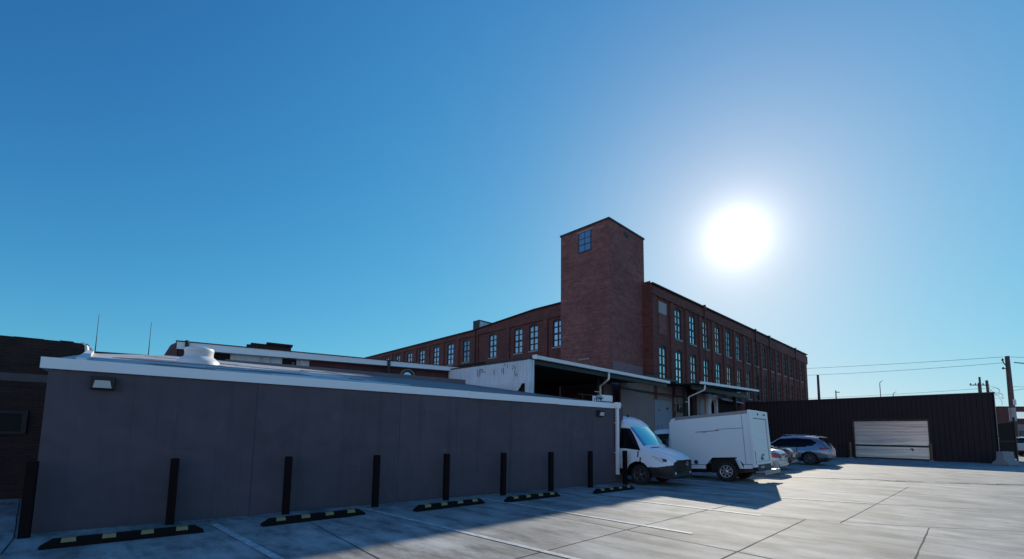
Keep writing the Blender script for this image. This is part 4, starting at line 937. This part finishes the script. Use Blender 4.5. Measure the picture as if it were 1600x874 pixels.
b = MB(); b.lathe([(0, -.02), (.035, -.02), (.045, 0)], 12, 'x', (bx0-.072, .2, zt0-.1)); b.box(bx0-.074, bx0-.07, -.75, -.45, zt0-.12, zt0-.07); b.build('marker_lamp', 'seam', trk)
b = MB(); b.box(bx0-.076, bx0-.07, HW-.14, HW-.10, .60, 1.05); b.build('hinge_bar', 'black_plastic', trk)
b = MB(); b.tube([(bx0-.03, -HW-.04, 1.25), (bx0-.03, -HW-.14, 1.27), (bx0-.03, -HW-.14, 1.6), (bx0-.03, -HW-.04, 1.62)], .018, 6); b.build('grab_handle', 'galvanised', trk)
for y in (1.0, -1.0): wheel(trk, 0, y, .36, .22, 'rim_silver', 8, .62); wheel(trk, 3.35, y*.92, .36, .22, 'rim_silver', 8, .62)
b = MB(); b.box(-.9, 4.2, -.45, .45, .40, .60); b.box(-.55, .6, -.70, .70, .3, .9); b.box(.8, 1.9, -.9, .6, .30, .52); b.build('chassis', 'black_plastic', trk)
CS = [(1.97, .45, .8, 1.2, 2.02, .80, .92, .90, .74), (2.6, .42, .8, 1.2, 2.02, .82, .94, .91, .74), (2.95, .40, .8, 1.2, 1.93, .84, .94, .91, .74), (3.35, .4, .8, 1.15, 1.32, .84, .93, .88, .78), (4.0, .38, .72, 1.0, 1.18, .82, .90, .82, .70), (4.25, .38, .65, .85, 1.0, .75, .8, .75, .6)]
cwp = [(2.1, 1.30), (2.1, 1.80), (2.85, 1.80), (3.1, 1.45), (3.15, 1.30)]
def tclass(s, y, z, t):
    if abs(y) > .6 and circ(s, z, 3.35, .36, .46): return None
    if abs(y) > .5 and t > 0 and inside((s, z), cwp): return ('cab_window|'+('l' if y > 0 else 'r'), 0)
    if 2.95 < s < 3.33 and t > .76: return ('windshield', 0)
    return ('cab', 0)
shell(trk, loft(CS), tclass, {'cab': ['truck_white'], 'cab_window|l': ['dark_glass'], 'cab_window|r': ['dark_glass'], 'windshield': ['dark_glass']})
b = MB(); b.box(2.75, 2.95, 1.02, 1.16, 1.45, 1.85); b.tube([(2.85, .88, 1.5), (2.85, 1.05, 1.55)], .02, 6); b.build('mirror', 'truck_white', trk, .02)

# --- cars ------------------------------------------------------------
def make_car(name, loc, rz, paint, label, cat, kind, rim, group=None):
    r = empty(name, loc, rz, label, cat, group)
    if kind == 'suv':   # origin under the rear axle, +x forward
        ST = [(-1.06, .42, .62, .80, .93, .62, .72, .70, .60), (-.98, .34, .62, .92, 1.10, .74, .84, .80, .66), (-.86, .30, .66, 1.02, 1.26, .80, .90, .84, .66), (-.60, .30, .72, 1.06, 1.52, .83, .94, .86, .62), (-.42, .28, .74, 1.05, 1.63, .84, .95, .87, .60), (.1, .26, .70, 1.0, 1.69, .85, .95, .87, .60), (.9, .24, .66, .97, 1.71, .86, .95, .88, .61), (1.5, .24, .66, .97, 1.66, .86, .95, .88, .61),
              (2.35, .24, .66, .98, 1.12, .86, .95, .87, .74), (2.6, .24, .66, .97, 1.06, .86, .95, .86, .74), (3.3, .25, .62, .90, .98, .83, .92, .80, .66), (3.6, .27, .58, .80, .88, .74, .82, .72, .56), (3.72, .34, .55, .68, .74, .62, .68, .60, .48)]
        wb, wr = 2.82, .37; win = [(-.40, 1.32), (-.15, 1.12), (.5, 1.03), (1.9, 1.04), (2.15, 1.10), (1.6, 1.50), (.8, 1.56), (0, 1.53)]; back = (-.98, -.45, 1.13); front = (1.5, 2.33)
        tail = [(-1.0, .95), (-.45, .90), (-.50, 1.04), (-.98, 1.06)]
    else:
        ST = [(-1.08, .40, .60, .78, .86, .60, .70, .67, .58), (-1.0, .30, .60, .88, 1.00, .74, .83, .78, .64), (-.85, .26, .60, .92, 1.06, .80, .88, .82, .66), (-.45, .24, .62, .93, 1.08, .82, .90, .83, .66), (-.30, .24, .62, .93, 1.11, .83, .90, .83, .64), (.45, .22, .62, .93, 1.40, .84, .91, .83, .56), (1.0, .22, .62, .92, 1.46, .84, .91, .83, .56), (1.5, .22, .62, .92, 1.43, .84, .91, .83, .56),
              (2.35, .22, .60, .90, 1.03, .84, .91, .82, .68), (2.6, .22, .60, .88, .98, .83, .90, .80, .68), (3.3, .24, .56, .78, .86, .80, .86, .74, .60), (3.55, .28, .50, .68, .74, .70, .76, .64, .5), (3.66, .34, .48, .58, .62, .58, .62, .54, .42)]
        wb, wr = 2.72, .33; win = [(-.05, 1.02), (.42, 1.28), (1.0, 1.34), (1.5, 1.30), (2.1, 1.0), (1.9, .96), (.2, .96)]; back = (-.28, .42, 1.09); front = (1.52, 2.33)
        tail = [(-1.07, .72), (-.6, .80), (-.62, .95), (-1.05, .92)]
    def cls(s, y, z, t):
        ay = abs(y)
        if t > 0 and ay > .55 and z < wr*2+.12 and (circ(s, z, 0, wr, wr+.07) or circ(s, z, wb, wr, wr+.07)): return None
        if kind == 'suv' and z < .45: return ('cladding', 0)
        if kind != 'suv' and z < .30: return ('cladding', 0)
        if (t == -1 or s < -.5) and .35 < ay and inside((max(s, -1.05), z), tail): return ('tail_light|'+('l' if y > 0 else 'r'), 0)
        if t > .40 and ay > .45 and inside((s, z), win): return ('side_window|'+('l' if y > 0 else 'r'), 0)
        if t > .70 and back[0] < s < back[1] and ay < .62 and z > back[2]: return ('rear_window', 0)
        if t > .74 and front[0] < s < front[1] and ay < .72: return ('windshield', 0)
        if t > .3 and ay > .6 and (abs(s-.62) < .02 or abs(s-1.55) < .02) and .4 < z < 1.1: return ('body', 1)
        if t == -1 and s < 0 and ay < .22 and .62 < z < .78: return ('number_plate', 0)
        return ('body', 0)
    shell(r, loft(ST, .025, 1.2, 7), cls, {'body': [paint, 'seam'], 'cladding': ['black_plastic'], 'tail_light|l': ['tail_red'], 'tail_light|r': ['tail_red'], 'side_window|l': ['dark_glass'], 'side_window|r': ['dark_glass'], 'rear_window': ['dark_glass'], 'windshield': ['dark_glass'], 'number_plate': ['letter_white']})
    w_ = .90 if kind == 'suv' else .86
    for y in (w_, -w_): wheel(r, 0, y, wr, .22, rim, 6, .68); wheel(r, wb, y, wr, .22, rim, 6, .68)
    b = MB(); b.box(-.8, 3.3, -.6, .6, .2, .5); b.build('underbody', 'black_plastic', r)
    if kind == 'suv':
        b = MB(); b.prism(None, [(-.72, -.58, 1.60), (-.40, -.60, 1.655), (-.40, .60, 1.655), (-.72, .58, 1.60)], [(-.72, -.58, 1.63), (-.40, -.60, 1.70), (-.40, .60, 1.70), (-.72, .58, 1.63)]); b.build('spoiler', paint, r, .008)
        for sy in (-1, 1):
            b = MB(); b.tube([(-.2, sy*.56, 1.71), (0, sy*.56, 1.745), (1.2, sy*.56, 1.765), (1.5, sy*.56, 1.72)], .018, 6); b.build('roof_rail', 'chrome', r)
    else:
        b = MB(); b.box(-1.10, -1.07, -.35, .35, .84, .865); b.build('trunk_trim', 'chrome', r)
        b = MB(); b.box(-1.13, -1.0, -.70, .70, .40, .47); b.build('bumper_lip', paint, r, .02)
        b = MB(); b.lathe([(.035, -.12), (.035, .05)], 10, 'x', (-1.05, -.45, .28)); b.build('exhaust', 'chrome', r)
    for sy in (-1, 1):
        b = MB(); b.box(1.95, 2.12, sy*.93, sy*1.07, .98, 1.12); b.build('mirror', paint, r, .03)
    return r
CA = R_(136.0); cf = Vector((math.cos(CA), math.sin(CA), 0)); cl = Vector((-math.sin(CA), math.cos(CA), 0))   # forward / left (towards the camera)
def place(rear_right=None, rear_wheel_left=None, hw=.9):
    if rear_wheel_left is not None: return Vector((*rear_wheel_left, 0))-cl*hw
    return Vector((*rear_right, 0))+cf*1.05+cl*hw
p = place(rear_right=(12.45, 20.35)); make_car('silver_sedan', (p.x, p.y, 0), CA, 'silver_paint', 'silver sedan parked nose in just behind the box truck, red tail light showing', 'car', 'sedan', 'rim_silver')
p = place(rear_right=(27.0*.695-5.55*.72, 27.0*.72+5.55*.695)); make_car('black_sedan', (p.x, p.y, 0), CA, 'black_paint', 'black car mostly hidden between the silver sedan and the blue crossover', 'car', 'sedan', 'rim_dark')
p = place(rear_wheel_left=(17.57, 26.65)); make_car('blue_crossover', (p.x, p.y, 0), CA, 'blue_paint', 'blue grey crossover parked nose in before the black corrugated building', 'car', 'suv', 'rim_dark')
make_car('white_crossover', (48.4, 42.2, gz(49, 42.2)), R_(-6), 'white_car_paint', 'white crossover parked on the street at the right edge', 'car', 'suv', 'rim_dark')

# ------------------------------------------------------------------ right side: street, gate, block, poles, far buildings
def sheet(b, pts, dz):
    b.face([(x, y, gz(x, y)+dz) for x, y in pts])
b = MB()
for k in range(30):
    u0, u1 = 27.0+k*3, 30.0+k*3
    for j in range(6):
        w0, w1 = -14+j*3.2, -10.8+j*3.2
        sheet(b, [tuple(mW(a, c)[:2]) for a, c in ((u0, w0), (u1, w0), (u1, w1), (u0, w1))], .006)
gt = empty('metal_gate', (38.6, 35.9, 0), R_(-58), 'dark sheet metal gate standing open behind the black building corner', 'gate')
b = MB(); ga, gb_ = Vector((38.5, 36, 0)), Vector((40.0, 35.8, 0))
gt.location = (38.35, 36.1, gz(38.35, 36.1)); gt.rotation_euler.z = math.atan2(-.45, 1.62)
b = MB(); b.prism(None, [(0, 0, .15), (1.62, 0, .15), (1.62, .04, .15), (0, .04, .15)], [(0, 0, 2.85), (1.62, 0, 3.10), (1.62, .04, 3.10), (0, .04, 2.85)]); b.build('sheet', 'dark_void', gt)
b = MB(); b.box(-.07, 0, -.03, .06, -.3, 2.95); b.box(1.622, 1.70, -.04, .08, -.3, 3.45); b.box(0, 1.62, -.02, -.002, .15, .22); b.box(0, 1.62, -.02, -.002, 1.5, 1.56); b.build('frame', 'dark_metal', gt)
b = MB(); b.lathe([(0, -.02), (.05, -.02), (.05, .0)], 10, 'y', (.55, -.02, 1.75)); b.build('lock', 'galvanised', gt)
bk = empty('concrete_barrier', (32.7, 29.9, 0), R_(20), 'grey concrete barrier block at the black building corner', 'barrier')
b = MB(); b.extr([(-.42, 0), (.42, 0), (.42, .12), (.2, .35), (.16, .86), (-.16, .86), (-.2, .35), (-.42, .12)], 'x', -.65, .65); b.build('block', 'concrete_block', bk, .02)
for x in (-.3, .1): b = MB(); b.box(x, x+.2, -.02, .02, .862, .89); b.build('lifting_loop', 'steel_grey', bk)
def utility_pole(name, x, y, z0, z1, r, label, arms=(), group='utility poles'):
    o = empty(name, (x, y, z0), 0, label, 'utility pole', group)
    b = MB(); b.tube([(0, 0, -.5), (0, 0, (z1-z0)*.5), (0, 0, z1-z0)], [r*1.15, r, r*.8], 12); b.build('pole', 'wood_pole', o)
    for (h, hl, az) in arms:
        c, s_ = math.cos(R_(az)), math.sin(R_(az)); b = MB(); b.tube([(-hl*c, -hl*s_, h), (hl*c, hl*s_, h)], .06, 6)
        a = b.build('crossarm', 'wood_pole', o); b = MB()
        for t in (-.9, -.4, .4, .9): b.lathe([(.03, 0), (.06, .05), (.04, .1), (.06, .15), (0, .2)], 8, 'z', (hl*c*t, hl*s_*t, h+.05))
        b.build('insulator', 'steel_grey', a)
    return o
P1 = (49.25, 44.0); z0 = gz(*P1)
up1 = utility_pole('utility_pole', *P1, z0, 9.95, .22, 'tall thick wooden utility pole with a paper notice at the right edge')
b = MB(); b.lathe([(.245, 3.2), (.245, 4.5)], 16, 'z', (0, 0, 0)); b.build('notice', 'board_panel', up1)
b = MB(); b.box(-.16, .16, -.275, -.25, 4.75, 5.3); b.build('tag_plate', 'letter_white', up1)
b = MB(); b.lathe([(.252, -.4), (.252, 3.15)], 16, 'z'); b.build('guard_sleeve', 'dark_metal', up1)
b = MB(); b.tube([(-.15, 0, 8.7), (-.5, -.1, 8.9), (-.6, -.1, 9.2)], .05, 6); b.tube([(-.15, 0, 8.4), (-.6, -.1, 8.35)], .05, 6); b.lathe([(.05, 0), (.1, .1), (.06, .2), (0, .25)], 8, 'z', (-.6, -.1, 9.15)); b.lathe([(.05, 0), (.1, .1), (.06, .2), (0, .25)], 8, 'z', (-.62, -.1, 8.3)); b.build('insulator', 'dark_metal', up1)
b = MB(); b.tube([(.9, .2, 9.05), (2.8, .6, 9.0)], .05, 6); b.build('line_splice', 'wire_dark', up1)
up2 = utility_pole('utility_pole', 52.53, 50.0, gz(52.53, 50), 8.0, .17, 'wooden pole with crossarm showing left above the black building corner', [(7.3, 1.0, -5)])
up3 = utility_pole('utility_pole', 53.25, 50.6, gz(53, 50.6), 8.75, .12, 'slim plain pole, the taller one just right of the crossarm pole')
up4 = utility_pole('utility_pole', 53.6, 50.0, gz(53, 50), 8.3, .15, 'leaning utility pole with a loose coil of cable near its top')
up4.rotation_euler = (0, R_(-1.5), 0)
b = MB()
for k in range(5):
    rr_ = random.uniform(.35, .95); cx, cz = random.uniform(.6, 1.5), random.uniform(5.0, 6.9); tl = random.uniform(-.5, .5)
    b.tube([(cx+rr_*math.cos(t*.35), tl*math.sin(t*.35), cz+rr_*1.1*math.sin(t*.35)) for t in range(random.randint(10, 17))], .015, 5)
b.tube([(.1, 0, 4.9), (.35, 0, 5.2), (.5, 0, 4.8), (.2, 0, 4.5)], .14, 6); b.build('cable_coil', 'wire_dark', up4)
b = MB()
for k in range(16): b.box(-.28, -.10, -.05, .05, 1.5+k*.32, 1.56+k*.32)
b.build('step_iron', 'steel_grey', up4)
utility_pole('utility_pole', 41.3, 60, 0, 10.05, .17, 'bare pole standing alone right of the brick mill')
utility_pole('street_mast', 43.6, 60, 0, 8.0, .08, 'slim mast with a small arm beside the lone bare pole', [], 'slim masts on the skyline')
mast = [o for o in COL.objects if o.name.startswith('street_mast')][0]; b = MB(); b.box(0, .5, -.05, .05, 7.7, 7.8); b.build('arm', 'wire_dark', mast)
for x, zt, lab in ((49.6, 9.4, 'thin lamp mast with curved tip above the roll-up door'), (51.3, 7.9, 'thin faint lamp mast right above the door, shorter than its neighbour')):
    o = empty('street_mast', (x, 60, 0), 0, lab, 'street lamp', 'slim masts on the skyline'); b = MB(); b.tube([(0, 0, 0), (0, 0, zt-.4), (.1, 0, zt-.1), (.45, 0, zt)], [.06, .045, .04, .035], 6); b.build('pole', 'steel_grey', o)
def wire(pts, label, r=.02, sag=.5):
    a, c = Vector(pts[0]), Vector(pts[1]); n = 24; P = []
    for k in range(n+1):
        t = k/n; q = a.lerp(c, t)-Vector((0, 0, sag*4*t*(1-t))); P.append(q)
    b = MB(); b.tube(P, r, 5); tag(b.build('power_line', 'wire_dark'), label, 'power line', 'overhead power lines')
wire([(48.7, 43.9, 9.85), (22, 66, 10.9)], 'upper overhead wire running left from the tall right pole', .018, .3)
wire([(48.65, 43.9, 9.25), (22, 66, 10.2)], 'lower overhead wire running left from the tall right pole', .018, .5)
wire([(49.4, 44.1, 9.9), (70, 46, 10.6)], 'overhead wire running right from the top of the tall pole', .018, .2)
wire([(49.4, 44.0, 6.5), (70, 46, 9.6)], 'slanting guy wire rising right from the tall pole', .018, 0)
wire([(53.4, 50, 4.9), (90, 50, 5.0)], 'sagging wire right of the cable coil pole', .025, .1)
wire([(49.4, 44, 6.9), (80, 50, 7.6)], 'thin level wire crossing the middle of the tall pole', .015, .1)
wire([(53.2, 50, 7.4), (30, 75, 7.6)], 'faint wire running left from the crossarm pole', .016, .4)
def far_building(name, loc, rz, w, d, h, m, label, wins=(), pm='far_glass'):
    o = empty(name, loc, R_(rz), label, 'building'); b = MB(); b.box(0, w, 0, d, -1, h); b.build('wall', m, o)
    b = MB(); b.box(-.1, w+.1, -.1, d+.1, h+.002, h+.22); b.build('coping', 'dark_metal', o)
    for (x0, x1, za, zb) in wins:
        f = MB(); f.box(x0-.1, x1+.1, -.06, -.002, za-.12, za-.001); f.box(x0-.1, x0, -.06, -.002, za, zb); f.box(x1, x1+.1, -.06, -.002, za, zb); f.box(x0-.1, x1+.1, -.06, -.002, zb+.001, zb+.12); f.box((x0+x1)/2-.05, (x0+x1)/2+.05, -.05, -.012, za, zb); w_ = f.build('window', 'window_frame', o)
        g = MB(); g.box(x0, x1, -.03, -.003, za, zb); g.build('pane', pm, w_)
    return o
o = far_building('brick_warehouse', (82.3, 75.5, 0), -4, 18, 12, 7.1, 'mill_brick', 'dark brick warehouse with pale upper windows behind the utility pole', [(2.6, 5.3, 5.3, 6.4), (6.0, 8.7, 5.3, 6.4), (9.4, 12.1, 5.3, 6.4), (13, 15.6, 5.3, 6.4)], 'pale_glass')
b = MB(); b.box(6, 6.8, 1, 2, 7.33, 8.3); b.build('chimney', 'old_brick', o)
b = MB(); b.box(-.02, 18, -.08, -.003, 0, 3.3); b.build('painted_base', 'door_paint', o)
far_building('grey_outbuilding', (79.5, 71, 0), -4, 3.4, 4, 4.2, 'painted_wall', 'small grey outbuilding between the gate and the utility pole', [(.8, 2.4, 1.4, 3.0)])
far_building('distant_block', (170, 170, 0), -30, 60, 30, 9, 'concrete_block', 'hazy low block far down the street', [(3+4*k, 5+4*k, 4.5, 6.5) for k in range(12)])
